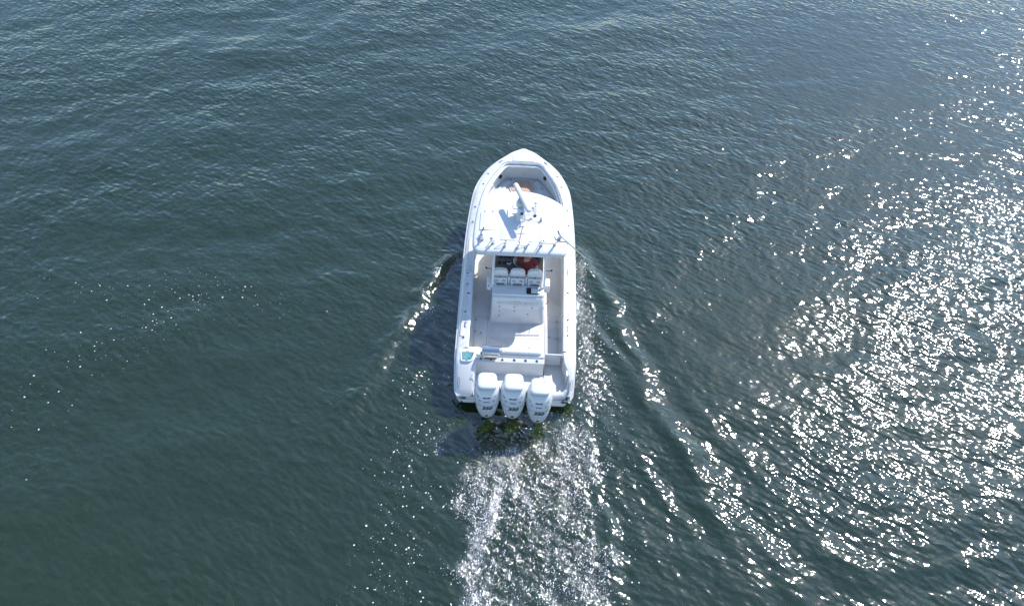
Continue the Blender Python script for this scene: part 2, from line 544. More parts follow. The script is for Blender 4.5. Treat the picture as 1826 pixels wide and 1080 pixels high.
# ---- froth flakes lying on the water
FOAM = solid('sea_foam', (.76, .72, .73), .5, noise=.08, scale=20)
def flakes(name, pts, sizes, angs, elong, mat, label):
    n = len(pts); k = 6
    pts = np.array(pts); Z = height(pts[:, 0], pts[:, 1])
    V = np.zeros((n, k + 1, 3)); 
    for j in range(k):
        a = 2 * pi * j / k
        r = sizes * (.65 + .7 * RNG.random(n))
        u = cos(a) * r * elong; v = sin(a) * r
        V[:, j, 0] = pts[:, 0] + u * np.cos(angs) - v * np.sin(angs)
        V[:, j, 1] = pts[:, 1] + u * np.sin(angs) + v * np.cos(angs)
        V[:, j, 2] = height(V[:, j, 0], V[:, j, 1]) - .002
    V[:, k, 0] = pts[:, 0]; V[:, k, 1] = pts[:, 1]; V[:, k, 2] = Z + .006 + sizes * .35
    F = []
    base = np.arange(n) * (k + 1)
    tri = np.stack([np.stack([base + j, base + (j + 1) % k, base + k], -1) for j in range(k)], 1).reshape(-1, 3)
    mm = bpy.data.meshes.new(name)
    mm.vertices.add(n * (k + 1)); mm.vertices.foreach_set('co', V.reshape(-1).astype(np.float32))
    mm.loops.add(len(tri) * 3); mm.loops.foreach_set('vertex_index', tri.reshape(-1).astype(np.int32))
    mm.polygons.add(len(tri)); mm.polygons.foreach_set('loop_start', np.arange(0, len(tri) * 3, 3, dtype=np.int32))
    mm.polygons.foreach_set('use_smooth', np.ones(len(tri), dtype=bool))
    mm.update(calc_edges=True)
    o = bpy.data.objects.new(name, mm); C.objects.link(o); mm.materials.append(mat)
    tag(o, label, name.replace('_', ' '), kind='stuff')
    return o

cand = RNG.random((150000, 2)) * np.array([6.4, 15.4]) + np.array([-3.0, 2.0])
dens = foam_density(cand[:, 0], cand[:, 1])
clump = .5 + .5 * np.sin(cand[:, 0] * 9 + 3 * np.sin(cand[:, 1] * 2.1)) * np.sin(cand[:, 1] * 3.7 + 2 * np.sin(cand[:, 0] * 4.3))
keep = RNG.random(len(cand)) < dens * (.05 + .46 * clump ** 2.5)
fine = RNG.random((60000, 2)) * np.array([6.0, 10.0]) + np.array([-2.6, 2.0])
fine = fine[RNG.random(len(fine)) < wake_zone(fine[:, 0], fine[:, 1]) * (.03 + .6 * vnoise(fine[:, 0] * 2.3, fine[:, 1] * 1.1) ** 3)]
P1 = cand[keep]
s1 = .006 + .012 * RNG.random(len(P1)) ** 2.2
P1 = np.concatenate([P1, fine]); s1 = np.concatenate([s1, .004 + .007 * RNG.random(len(fine))])
a1 = radians(80) + RNG.normal(size=len(P1)) * .7
flakes('wake_foam', P1, s1, a1, 1 + 2.2 * RNG.random(len(P1)) ** 2, FOAM, 'white churned foam trailing astern of the three engines')
def blobs(spec):
    out = []
    for x, y_, sx, sy, n in spec:
        out.append(np.stack([x + RNG.normal(size=n) * sx, y_ + RNG.normal(size=n) * sy], -1))
    return np.concatenate(out)
P2 = blobs([(-13.6, 15.2, 1.2, .35, 34), (-10.6, 15.2, .9, .5, 55), (-9.0, 14.9, 1.0, .4, 40), (-10.9, 14.1, .9, .5, 60), (-11.9, 13.2, .7, .4, 40),
            (-12.9, 12.3, .6, .4, 24), (-14.0, 10.8, .7, .6, 18), (-14.2, 9.0, .8, 1.2, 14), (-7.6, 14.5, .5, .2, 12)])
P3 = blobs([(-2.8, 9.6, .45, .35, 60), (-3.2, 8.7, .35, .5, 60), (-2.5, 8.1, .5, .8, 60), (-3.2, 6.9, .4, .9, 60), (-3.5, 5.6, .5, .6, 50), (-2.4, 6.0, .4, 1.0, 60),
            (2.9, 9.0, .35, .8, 90), (3.1, 7.2, .3, .9, 60), (2.9, 11.6, .4, 1.2, 70), (5.6, 13.6, 1.1, 1.4, 40), (.0, 24.6, .12, .7, 12), (-3.0, 11.2, .4, .5, 60)])
P4 = np.concatenate([P2, P3])
s4 = .005 + .022 * RNG.random(len(P4)) ** 4
flakes('foam_fleck', P4, s4, RNG.random(len(P4)) * 6, 1 + .4 * RNG.random(len(P4)), FOAM, 'loose white foam flecks drifting on the dark water')

# ================================================================ BOAT
boat = empty('motor_boat')
boat.location = BT; boat.rotation_euler = BR
tag(boat, 'white centre console motor boat with hardtop and three outboard engines, under way', 'boat')

def sheer(y):
    return float(np.interp(y, [-1, 0, 1.35, 3, 4.6, 5.8, 7, 8, 9, 10], [1.06, 1.07, 1.12, 1.18, 1.27, 1.37, 1.49, 1.58, 1.65, 1.70]))

OUT = [(1.76, 1.35), (1.79, 3), (1.80, 4.6), (1.79, 5.8), (1.73, 7.0), (1.62, 7.9), (1.33, 8.66), (1.00, 9.14), (.68, 9.47), (.40, 9.73), (.06, 9.93)]
INN = [(1.38, 1.35), (1.40, 3), (1.42, 4.6), (1.42, 5.9), (1.36, 7.0), (1.22, 7.72), (1.03, 8.24), (.83, 8.63), (.61, 8.97), (.30, 9.01), (.0, 9.02)]
so = [tuple(p) for p in catmull(OUT, 5)]
si = [tuple(p) for p in catmull(INN, 5)]
# port side from astern round the stem to starboard
def mirror(a): return [(-x, y) for x, y in a] + [(x, y) for x, y in a[::-1]]
TO = mirror(so); TI = mirror(si)
TI[len(si) - 1] = (-.004, 9.02); TI[len(si)] = (.004, 9.02)

# --- hull shell (outer skin), runs to the aft corners
half = [(1.56, .09), (1.64, .11), (1.70, .20), (1.725, .45), (1.74, .8), (1.752, 1.1)] + so
full = [(-x, y) for x, y in half] + [(x, y) for x, y in half[::-1]]
def smooths(x, a, b):
    t = min(1, max(0, (x - a) / (b - a))); return t * t * (3 - 2 * t)
def tqf(y): return .58 + .42 * smooths(y, .05, .95)
def hullrow(kind):
    row = []
    for x, y in full:
        sg = 1 if x > 0 else -1; ax = abs(x); s = sheer(y)
        tq = tqf(y)     # quarter drops a little astern
        s = s * tq
        rk = .55 * (1 - smooths(y, .1, 1.3))
        bow = max(0, (y - 6.5) / 3.5)
        if kind == 0: row.append((x, y, s - .13))
        elif kind == 1: row.append((sg * (ax - .03 - .06 * bow), y - .10 * bow, s - .17))
        elif kind == 2: row.append((sg * (ax * (.965 - .12 * bow)), y - .35 * bow, (.36 + .26 * smooths(y, .2, 1.0)) + .15 * bow))
        elif kind == 3: row.append((sg * (ax * (.92 - .30 * bow)), y - .75 * bow + rk, .18 + .25 * bow))
        elif kind == 4: row.append((sg * (ax * (.90 - .34 * bow)), y - .80 * bow + rk, .12 + .22 * bow))
        elif kind == 5: row.append((sg * ax * .08, y - 1.6 * bow + rk, -.55 + .1 * bow))
    return row
hb = MB()
hb.loft([hullrow(k) for k in range(6)], closed=False, cap0=False, cap1=False)
hb.loft([[r[0], r[-1]] for r in [hullrow(k) for k in range(6)]], closed=False, cap0=False, cap1=False)
hb.build('hull', GEL, boat, angle=40)
rr = MB()
rr.tube([(x * 1.004, y, z + .0) for x, y, z in hullrow(0)], .022, 6)
rr.build('rub_rail', GEL, boat)

# --- gunwale cap with rounded outer shoulder and inner lip
def cap_rings():
    prof_out = [(0, -.15), (.014, -.10), (.045, -.055), (.095, -.02), (.16, 0)]
    prof_in = [(.10, .004), (.05, .012), (.02, .010), (.0, -.008), (0, -.06)]
    R = []
    for (d, dz) in prof_out:
        R.append([('o', d, dz)] )
    rows = []
    for d, dz in prof_out:
        row = []
        for (ox, oy), (ix, iy) in zip(TO, TI):
            v = Vector((ix - ox, iy - oy)); L_ = v.length; v.normalize()
            row.append((ox + v.x * d, oy + v.y * d, sheer(oy) + dz))
        rows.append(row)
    for d, dz in prof_in:
        row = []
        for (ox, oy), (ix, iy) in zip(TO, TI):
            v = Vector((ox - ix, oy - iy)); v.normalize()
            row.append((ix + v.x * d, iy + v.y * d, sheer(iy) + .02 + dz))
        rows.append(row)
    return rows
cp = MB(); cp.loft(cap_rings(), closed=False, cap0=False, cap1=False)
cp.build('gunwale', CAPMAT, boat, angle=50)

# --- inner walls
def wallrow(dx, z, zf=None):
    row = []
    for i, ((ox, oy), (ix, iy)) in enumerate(zip(TO, TI)):
        v = Vector((ox - ix, oy - iy)); v.normalize()
        row.append((ix + v.x * dx, iy + v.y * dx, (sheer(iy) + z) if zf is None else zf))
    return row
lw = MB(); lw.loft([wallrow(.0, -.04), wallrow(.05, -.07), wallrow(.07, -.2), wallrow(.03, 0, .56), wallrow(-.02, 0, .49)], closed=False, cap0=False, cap1=False)
lw.build('cockpit_liner', CAPMAT, boat, angle=50)
# padded bolster and grab rail round the bow well
bi = [i for i, p in enumerate(TI) if p[1] > 5.6]
bol = MB(); bol.tube([(TI[i][0] * .985, TI[i][1] - (.03 if TI[i][1] > 8.8 else 0), sheer(TI[i][1]) - .09) for i in bi], .045, 8)
bol.build('coaming_bolster', VINYL, boat)
gr = MB(); gr.tube([(TI[i][0] * 1.05, TI[i][1] + (.05 if TI[i][1] > 8.8 else 0), sheer(TI[i][1]) + .055) for i in bi], .010, 6)
for i in bi[::7]:
    gr.tube([(TI[i][0] * 1.05, TI[i][1] + (.05 if TI[i][1] > 8.8 else 0), sheer(TI[i][1]) + .0), (TI[i][0] * 1.05, TI[i][1] + (.05 if TI[i][1] > 8.8 else 0), sheer(TI[i][1]) + .055)], .009, 6)
gr.build('bow_rail', STEEL, boat)

# --- decks
dk = MB()
poly = [(-1.40, 1.2), (1.40, 1.2), (1.44, 3), (1.46, 5.9), (1.39, 7.3), (-1.39, 7.3), (-1.46, 5.9), (-1.44, 3)]
dk.slab(poly, .40, .50, .004, 1)
dk.build('cockpit_sole', NONSKID, boat)
bd = MB()
inn = [(x * 1.03, y + .02) for x, y in TI if y > 7.05]
bd.slab(inn, .80, .93, .01, 2)
bd.build('bow_deck', CAPMAT, boat)
# bow seat cushions each side with a gap for the teak step
for sg in (-1, 1):
    q = MB()
    pl = [(sg * 1.24, 7.2), (sg * 1.14, 7.75), (sg * .95, 8.27), (sg * .74, 8.68), (sg * .52, 8.94), (sg * .34, 8.95), (sg * .34, 8.90), (sg * .60, 8.50), (sg * .50, 8.22), (sg * .55, 7.2)]
    q.slab(roundpoly(pl, .05, 3), .93, .975, .015, 3)
    q.build('bow_seat_pad', CAPMAT, boat)
lk = MB()
lk.slab(roundpoly([(-.30, 8.96), (.30, 8.96), (.27, 9.01), (-.27, 9.01)], .02, 2), .94, .97, .005, 1)
lk.build('anchor_locker_step', CAPMAT, boat)

# teak step: frame, planks, caulk bed
tk = [(-.25, 8.94), (.25, 8.94), (.48, 8.55), (.40, 8.28), (-.40, 8.28), (-.48, 8.55)]
fb = MB(); fb.slab(tk, .93, .965, .004, 1)
ts = fb.build('teak_step', TEAKD, boat)
cb = MB(); cb.slab(inset(tk, .045), .964, .967, .001, 1); cb.build('caulk_bed', CAULK, ts)
it = inset(tk, .05)
def xclip(poly, y):  # x span at y
    xs = []
    for i in range(len(poly)):
        a = poly[i]; b = poly[(i + 1) % len(poly)]
        if (a[1] - y) * (b[1] - y) <= 0 and a[1] != b[1]:
            t = (y - a[1]) / (b[1] - a[1]); xs.append(a[0] + t * (b[0] - a[0]))
    return min(xs), max(xs)
def yclip(poly, x):
    ys_ = []
    for i in range(len(poly)):
        a = poly[i]; b = poly[(i + 1) % len(poly)]
        if (a[0] - x) * (b[0] - x) <= 0 and a[0] != b[0]:
            t = (x - a[0]) / (b[0] - a[0]); ys_.append(a[1] + t * (b[1] - a[1]))
    return min(ys_), max(ys_)
x = -.40
pw = .062
while x + pw < .42:
    lo0, hi0 = yclip(it, x + .001); lo1, hi1 = yclip(it, x + pw - .001)
    q = MB(); q.slab([(x, lo0), (x + pw, lo1), (x + pw, hi1), (x, hi0)], .967, .979 + random.random() * .002, .002, 1)
    q.build('plank', TEAK, ts)
    x += pw + .013

# --- foredeck locker lid, seams
def seam(path, name='deck_seam', w=.008, mat=None, z=None, parent=None):
    q = MB()
    for a, b in zip(path[:-1], path[1:]):
        a = Vector(a); b = Vector(b); t = (b - a); 
        if t.length < 1e-6: continue
        n = Vector((-t.y, t.x, 0)).normalized() * w / 2
        q.add([a - n, a + n, b + n, b - n, *(p + Vector((0, 0, .003)) for p in (a - n, a + n, b + n, b - n))], [(0, 1, 5, 4), (1, 2, 6, 5), (2, 3, 7, 6), (3, 0, 4, 7), (4, 5, 6, 7)])
    return q.build(name, mat or SEAM, parent or boat)
def lid(poly, z0, th, mat, name, parent=None, gap=.010, seammat=None):
    """A lid standing a hair proud of a dark gap outline."""
    q = MB(); q.slab(poly, z0 - .01, z0 + .003, .001, 1)
    base = q.build('gasket', seammat or SEAM, parent or boat)
    q = MB(); q.slab(inset(poly, gap), z0, z0 + th, min(th * .4, .004), 2)
    l = q.build(name, mat, parent or boat)
    base.parent = l
    return l
al = MB()
pl = roundpoly([(-.42, 9.12), (.42, 9.12), (.38, 9.42), (.16, 9.66), (-.16, 9.66), (-.38, 9.42)], .05, 3)
zf = 1.705
def tilted_slab(poly, zfun, th, name, mat, parent, gap=.008, seammat=None):
    g = MB(); g.loft([[(x, y, zfun(x, y) - .02) for x, y in poly], [(x, y, zfun(x, y) + .003) for x, y in poly]])
    gk = g.build('gasket', seammat or FSEAM, parent)
    q = MB(); ii = inset(poly, gap)
    q.loft([[(x, y, zfun(x, y) - .01) for x, y in ii], [(x, y, zfun(x, y) + th) for x, y in ii], [(x, y, zfun(x, y) + th + .002) for x, y in inset(ii, .006)]])
    o = q.build(name, mat, parent); gk.parent = o
    return o
def capz(x, y):
    return sheer(y) + .012
tilted_slab(pl, lambda x, y: capz(0, y) + .012, .006, 'anchor_locker_lid', CAPMAT, boat)

# gunwale inserts (raised nonskid pads)
for sg in (-1, 1):
    for y0, y1 in ((1.75, 3.75), (4.0, 5.6)):
        c = 1.585
        pl = roundpoly([(sg * (c - .085), y0), (sg * (c + .085), y0), (sg * (c + .085), y1), (sg * (c - .085), y1)], .06, 4)
        tilted_slab(pl, lambda x, y: capz(x, y) - .006, .004, 'gunwale_pad', NONSKID, boat, gap=.009)

# rod holders (cup with dark bore), drink holders, cleats
rh = MB(); rh.lathe((0, 0, 0), [(.048, -.02), (.048, .004), (.044, .010), (.030, .012), (.027, .006)], n=14); RHM = rh.mesh('rod_holder')
RHM.materials.append(STEEL)
rb = MB(); rb.lathe((0, 0, 0), [(.029, .0), (.029, .0105), (.02, .0125), (.001, .0125)], n=12); RBM = rb.mesh('bore'); RBM.materials.append(BLACK)
def rod_holder(x, y, z=None, rot=(0, 0, 0), s=1.0, name='rod_holder', parent=None):
    z = capz(x, y) if z is None else z
    o = inst(RHM, name, parent or boat, (x, y, z), rot, (s, s, s))
    inst(RBM, 'bore', o)
    return o
for x, y in ((1.56, 3.51), (1.55, 2.48), (1.54, 1.92), (-1.62, 4.12), (-1.60, 3.70), (-1.58, 2.63), (-1.56, 1.70)):
    rod_holder(x, y)
rod_holder(-1.53, 3.33, s=1.25)
for x, y in ((1.60, 6.25), (1.56, 6.9), (1.36, 7.95), (1.22, 8.45)):
    rod_holder(x, y, s=.8); rod_holder(-x, y, s=.8)
# bow cleats (oblong flush) and pop up cleats
for sg in (-1, 1):
    q = MB(); q.slab(rrect(sg * .80, 9.09, .17, .045, .02, 4, -sg * .78), 1.665, 1.684, .004, 2); q.build('flush_cleat', GREY, boat)
    q = MB()
    zc = capz(0, 2.12) + .004
    q.slab(rrect(sg * 1.53, 2.16, .10, .24, .045, 4), zc - .01, zc + .006, .003, 2)
    q.tube([(sg * 1.53, 2.06, zc + .02), (sg * 1.53, 2.18, zc + .02)], .012, 6)
    c_ = q.build('popup_cleat', STEEL, boat)
    q = MB(); q.slab(rrect(sg * 1.53, 2.24, .07, .07, .034, 4), zc + .005, zc + .012, .002, 1); q.build('cleat_cup', GREY, c_)
    q = MB(); q.tube([(sg * 1.545, 4.15, capz(0, 4.15) + .0), (sg * 1.545, 4.17, capz(0, 4.2) + .035), (sg * 1.545, 4.42, capz(0, 4.4) + .035), (sg * 1.545, 4.44, capz(0, 4.44))], .011, 6)
    q.build('grab_handle', STEEL, boat)
# cup holders and speakers on the bow seats/walls
sp = MB(); sp.lathe((0, 0, 0), [(.036, -.01), (.036, .006), (.028, .008), (.024, .002)], n=12); CUPM = sp.mesh('cup_holder'); CUPM.materials.append(GREY)
for x, y in ((.42, 8.88), (.72, 8.50), (.86, 8.05), (.92, 7.6)):
    for sg in (-1, 1): inst(CUPM, 'cup_holder', boat, (sg * x, y, .975), (0, 0, 0))
for sg in (-1, 1):
    q = MB(); q.lathe((sg * .80, 8.72, 1.28), [(.075, 0), (.075, .02), (.055, .028), (.001, .02)], axis=(-sg * .75, -.62, .1), n=16); q.build('speaker', BLACK, boat)
q = MB(); q.tube([(-.09, 8.99, 1.60), (.09, 8.99, 1.60)], .012, 6); q.build('locker_latch', GREY, boat)

# --- cockpit hatches with seams, hinges, latches
def deck_hatch(x0, y0, x1, y1, name='deck_hatch', seamm=None):
    return lid(roundpoly([(x0, y0), (x1, y0), (x1, y1), (x0, y1)], .05, 4), .500, .005, NONSKID, name, gap=.008, seammat=seamm)
h1_ = deck_hatch(-1.30, 1.62, -.90, 3.0)
h2_ = deck_hatch(.88, 1.45, 1.28, 3.15)
h3_ = deck_hatch(-.82, 1.45, .80, 2.18, seamm=FSEAM)
h4_ = deck_hatch(-.82, 2.21, .80, 2.72, seamm=FSEAM)
def small_latch(x, y, z, par, name='latch', s=1.0, axis=(0, 0, 1), mat=None):
    q = MB(); q.lathe((x, y, z), [(.030 * s, -.004), (.030 * s, .006), (.022 * s, .010), (.001, .008)], axis=axis, n=10)
    return q.build(name, mat or GREY, par)
small_latch(-1.10, 2.35, .506, h1_); small_latch(1.02, 2.3, .506, h2_)
small_latch(-.45, 1.85, .506, h3_); small_latch(.42, 1.85, .506, h3_)
for yy in (1.85, 2.4, 2.85):
    q = MB(); q.box((-1.285, yy, .508), (.09, .03, .008)); q.build('hinge', GREY, h1_)
for yy in (1.6, 2.25, 2.9):
    q = MB(); q.box((1.265, yy, .508), (.08, .03, .008)); q.build('hinge', GREY, h2_)
# round emblem printed on the sole
em = MB()
cx, cy, R0 = .08, 2.47, .155
ring = [(cx + R0 * cos(2 * pi * k / 32), cy + R0 * sin(2 * pi * k / 32), .506) for k in range(33)]
for r_ in (R0, R0 * .72):
    for k in range(32):
        a, b = 2 * pi * k / 32, 2 * pi * (k + 1) / 32
        em.add([(cx + rr_ * cos(t), cy + rr_ * sin(t), .5065) for t in (a, b) for rr_ in (r_ - .006, r_ + .006)], [(0, 1, 3, 2)])
for k in range(8):
    a = k * pi / 4; L_ = R0 * (.68 if k % 2 == 0 else .4)
    em.add([(cx + .014 * cos(a + pi / 2), cy + .014 * sin(a + pi / 2), .5065), (cx - .014 * cos(a + pi / 2), cy - .014 * sin(a + pi / 2), .5065), (cx + L_ * cos(a), cy + L_ * sin(a), .5065)], [(0, 1, 2)])
em.build('deck_emblem', solid('pale_print', (.50, .50, .50), .6), boat)

# --- leaning post / bait station with galley counter
ls = MB()
def lring(z, x, ya, yf, r): return [(px, py, z) for px, py in roundpoly([(-x, ya), (x, ya), (x, yf), (-x, yf)], r, 5)]
ls.loft([lring(.50, .86, 2.80, 3.75, .10), lring(.56, .86, 2.80, 3.75, .12), lring(.62, .84, 2.83, 3.75, .12), lring(1.34, .79, 3.02, 3.75, .10), lring(1.40, .775, 3.05, 3.74, .10), lring(1.43, .745, 3.08, 3.72, .09)])
station = ls.build('tackle_station', CAPMAT, boat, angle=50)
# aft face is a plane: (y,z) from (2.83,.62) to (3.02,1.34)
FN = Vector((0, -(1.34 - .62), (3.02 - 2.83))).normalized()
def face_pt(u, v, off=0):      # u = x, v = 0 at the bottom..1 at the top
    return Vector((u, 2.83 + .19 * v, .62 + .72 * v)) + FN * off
def panel(u0, v0, u1, v1, name, mat=CAPMAT, latches=()):
    pl = roundpoly([(u0, v0 * .745), (u1, v0 * .745), (u1, v1 * .745), (u0, v1 * .745)], .012, 2)
    def ringp(p, off): return [face_pt(a, b / .745, off) for a, b in p]
    g = MB(); g.loft([ringp(pl, -.01), ringp(pl, .0045)])
    gk = g.build('gasket', FSEAM, station)
    q = MB(); ii = inset(pl, .005)
    q.loft([ringp(ii, .0), ringp(ii, .010), ringp(inset(ii, .004), .013)])
    o = q.build(name, mat, station); gk.parent = o
    for a, b in latches:
        l = MB(); l.lathe(face_pt(a, b, .013), [(.026, -.003), (.026, .008), (.018, .012), (.001, .009)], axis=FN, n=10)
        l.build('latch', GREY, o)
    return o
back = MB(); pl = roundpoly([(-.70, .04), (.70, .04), (.70, .68), (-.70, .68)], .03, 3)
back.loft([[face_pt(a, b / .745, -.01) for a, b in pl], [face_pt(a, b / .745, .006) for a, b in pl]]); back.build('drawer_surround', CAPMAT, station)
for k in range(3):
    panel(-.69, .08 + k * .235, -.42, .08 + (k + 1) * .235 - .012, 'drawer', latches=((-.55, .08 + (k + .55) * .235),))
panel(-.40, .56, .22, .79, 'drawer', latches=((-.09, .68),))
panel(-.40, .08, .22, .545, 'cabinet_door', latches=((-.09, .47),))
panel(.24, .56, .69, .79, 'drawer', latches=((.45, .68),))
panel(.24, .08, .69, .545, 'cabinet_door', latches=((.33, .34),))
q = MB()
hp = [face_pt(-.62, .90, .01), face_pt(-.62, .90, .055), face_pt(-.5, .895, .06), face_pt(.5, .895, .06), face_pt(.62, .90, .055), face_pt(.62, .90, .01)]
q.tube(hp, .011, 6)
for u in (-.22, .24): q.tube([face_pt(u, .9, .0), face_pt(u, .9, .06)], .009, 6)
q.build('hand_rail', STEEL, station)
tag_ = MB()
for k in range(6): tag_.box(face_pt(-.07 + k * .026, .955, .004), (.016, .006, .014 + .006 * (k % 2)), (.25, 0, 0))
tag_.build('maker_name', GREY, station)
# counter top: two steps
q = MB(); q.slab(roundpoly([(-.79, 3.12), (.79, 3.12), (.80, 3.50), (-.80, 3.50)], .05, 4), 1.43, 1.50, .02, 3)
counter = q.build('counter_top', GEL, station)
q = MB(); q.slab(rrect(.47, 3.29, .42, .25, .02, 3), 1.50, 1.514, .004, 2); ck = q.build('cooktop', BLACK, station)
q = MB(); q.slab(rrect(.53, 3.29, .255, .19, .012, 3), 1.514, 1.526, .004, 2); q.build('cutting_board', solid('grey_board', (.62, .63, .66), .4), ck)
# side pods
for sg in (-1, 1):
    q = MB(); q.slab(rrect(sg * .90, 3.72, .16, .34, .05, 4), 1.15, 1.45, .03, 3); pd = q.build('arm_rest', VINYL, station)
    small_latch(sg * .92, 3.50, 1.42, pd, 'knob', .9)
q = MB(); q.tube([(.86, 2.95, 1.30), (.93, 3.02, 1.36), (.90, 3.12, 1.30), (.95, 3.16, 1.22)], .012, 6); q.build('gaff_hook', RED, station)

# helm seats (three) -----------------------------------------------------
def helm_seat(x0):
    back = MB()
    def sr(y, z0, z1, w, r):
        pl = roundpoly([(x0 - w, z0), (x0 + w, z0), (x0 + w * .92, z1), (x0 - w * .92, z1)], [.03, .03, r, r], 5)
        return [(a, y + (b - 1.45) * .18, b) for a, b in pl]
    back.loft([sr(3.60, 1.50, 1.95, .225, .16), sr(3.585, 1.48, 1.98, .245, .17), sr(3.66, 1.48, 1.99, .25, .17), sr(3.70, 1.50, 1.97, .235, .16)])
    b = back.build('helm_seat', VINYL, boat, angle=50)
    b['label'] = 'white padded helm seat back'
    q = MB(); q.slab(rrect(x0, 3.88, .46, .40, .08, 4), 1.20, 1.34, .04, 3); q.build('seat_cushion', VINYL, b)
    sh = MB(); sh.box((x0, 3.555, 1.60), (.43, .06, .30), (-.12, 0, 0)); shell = sh.build('seat_shell', GEL, b, bevel=.02)
    for (dx, dz, w_, h_) in ((-.11, .085, .10, .018), (.11, .085, .10, .018), (-.11, .035, .10, .014), (.11, .035, .10, .014)):
        q = MB(); q.box((x0 + dx, 3.520 + dz * .12, 1.60 + dz), (w_, .012, h_), (-.12, 0, 0)); q.build('vent_slot', GREY, shell)
    q = MB(); q.box((x0, 3.512, 1.53), (.27, .02, .055), (-.12, 0, 0)); q.build('pocket', SEAM, shell)
    q = MB(); q.lathe((x0, 3.57, 1.80), [(.022, 0), (.022, .016), (.001, .018)], axis=(0, -1, .2), n=10); q.build('knob', BLACK, b)
for x0 in (-.56, -.03, .50): helm_seat(x0)
for x0 in (-.295, .235):
    q = MB(); q.box((x0, 3.60, 1.66), (.045, .10, .36)); o = q.build('seat_post', PIPE, boat, bevel=.012)
    q = MB(); q.lathe((x0, 3.56, 1.84), [(.02, 0), (.02, .012), (.001, .014)], axis=(0, -.7, .7), n=8); q.build('knob', BLACK, o)
q = MB(); q.slab(rrect(0, 3.535, 1.60, .10, .03, 3), 1.40, 1.46, .01, 2); q.build('seat_rail', PIPE, boat)

# console -------------------------------------------------------------------
cn = MB()
def cr(z, x, ya, yf, r): return [(a, b, z) for a, b in roundpoly([(-x, ya), (x, ya), (x, yf), (-x, yf)], r, 5)]
cn.loft([cr(.50, .80, 4.30, 6.2, .12), cr(1.30, .78, 4.28, 6.1, .12), cr(1.45, .77, 4.26, 6.0, .10)])
console = cn.build('console', GEL, boat, angle=50)
dp = MB()   # sloped dash
dp.add([(-.76, 4.22, 1.42), (.76, 4.22, 1.42), (.76, 4.62, 1.80), (-.76, 4.62, 1.80), (-.76, 5.3, 1.86), (.76, 5.3, 1.86), (-.76, 4.22, 1.3), (.76, 4.22, 1.3), (-.76, 5.3, 1.3), (.76, 5.3, 1.3)],
       [(0, 1, 2, 3), (3, 2, 5, 4), (6, 7, 1, 0), (8, 4, 5, 9), (0, 3, 4, 8, 6), (1, 7, 9, 5, 2)])
dash = dp.build('dash', DASH, boat, bevel=.01)
DN = Vector((0, -.38, .40)).normalized()
def dpt(u, v, off=0): return Vector((u, 4.22 + .40 * v, 1.42 + .38 * v)) + DN * off
def dpanel(u0, v0, u1, v1, mat, name, th=.02):
    pl = roundpoly([(u0, v0), (u1, v0), (u1, v1), (u0, v1)], .02, 2)
    q = MB(); q.loft([[dpt(a, b, 0) for a, b in pl], [dpt(a, b, th) for a, b in pl]]); return q.build(name, mat, dash)
dpanel(-.66, .62, -.20, .98, SCREEN, 'chart_screen')
dpanel(.30, .62, .62, .98, SCREEN, 'chart_screen')
for u in (-.62, -.47):
    q = MB(); q.lathe(dpt(u, .34), [(.055, 0), (.055, .012), (.04, .016), (.001, .014)], axis=DN, n=14); q.build('gauge', BLACK, dash)
q = MB(); q.lathe(dpt(-.31, .36), [(.07, 0), (.07, .02), (.05, .03), (.001, .03)], axis=DN, n=16); jb = q.build('throttle_base', STEEL, dash)
q = MB(); q.tube([dpt(-.31, .36, .02), dpt(-.32, .40, .12)], .018, 6); q.box(dpt(-.32, .41, .13), (.12, .04, .04)); q.build('throttle_lever', BLACK, jb)
for u, v in ((-.18, .4), (.60, .42), (.66, .56)):
    q = MB(); q.lathe(dpt(u, v), [(.028, 0), (.028, .012), (.001, .014)], axis=DN, n=10); q.build('switch_knob', BLACK, dash)
wh = MB()
wc = dpt(.02, .52, .16)
ax1 = Vector((1, 0, 0)); ax2 = DN.cross(ax1).normalized()
wh.tube([wc + (ax1 * cos(t) + ax2 * sin(t)) * .19 for t in np.linspace(0, 2 * pi, 33)], .014, 8, caps=False)
for k in range(3):
    t = pi / 2 + k * 2 * pi / 3
    wh.tube([wc, wc + (ax1 * cos(t) + ax2 * sin(t)) * .19], .010, 6)
wh.tube([dpt(.02, .52, 0), wc], .03, 8)
wh.build('steering_wheel', STEEL, dash)
# front lounge on the console
q = MB(); q.slab(roundpoly([(-.62, 6.0), (.62, 6.0), (.60, 6.75), (-.60, 6.75)], .12, 4), .93, 1.12, .04, 3); q.build('console_lounge', VINYL, boat)
# windshield glass
q = MB(); q.add([(-.74, 4.95, 1.86), (.74, 4.95, 1.86), (.70, 5.15, 2.80), (-.70, 5.15, 2.80), (-.74, 4.962, 1.86), (.74, 4.962, 1.86), (.70, 5.162, 2.80), (-.70, 5.162, 2.80)],
                [(0, 1, 2, 3), (7, 6, 5, 4), (0, 4, 5, 1), (2, 6, 7, 3), (1, 5, 6, 2), (0, 3, 7, 4)])
gm, gnt, gN, gL, gP = newmat('windshield_glass')
gP.inputs['Base Color'].default_value = (.85, .9, .92, 1); gP.inputs['Transmission Weight'].default_value = .9; gP.inputs['Roughness'].default_value = .03
tg = gN.new('ShaderNodeTexNoise'); tg.inputs['Scale'].default_value = 3; gb = gN.new('ShaderNodeMapRange'); gb.inputs['To Min'].default_value = .02; gb.inputs['To Max'].default_value = .08
gL.new(tg.outputs['Fac'], gb.inputs['Value']); gL.new(gb.outputs[0], gP.inputs['Roughness'])
q.build('windshield', gm, boat)

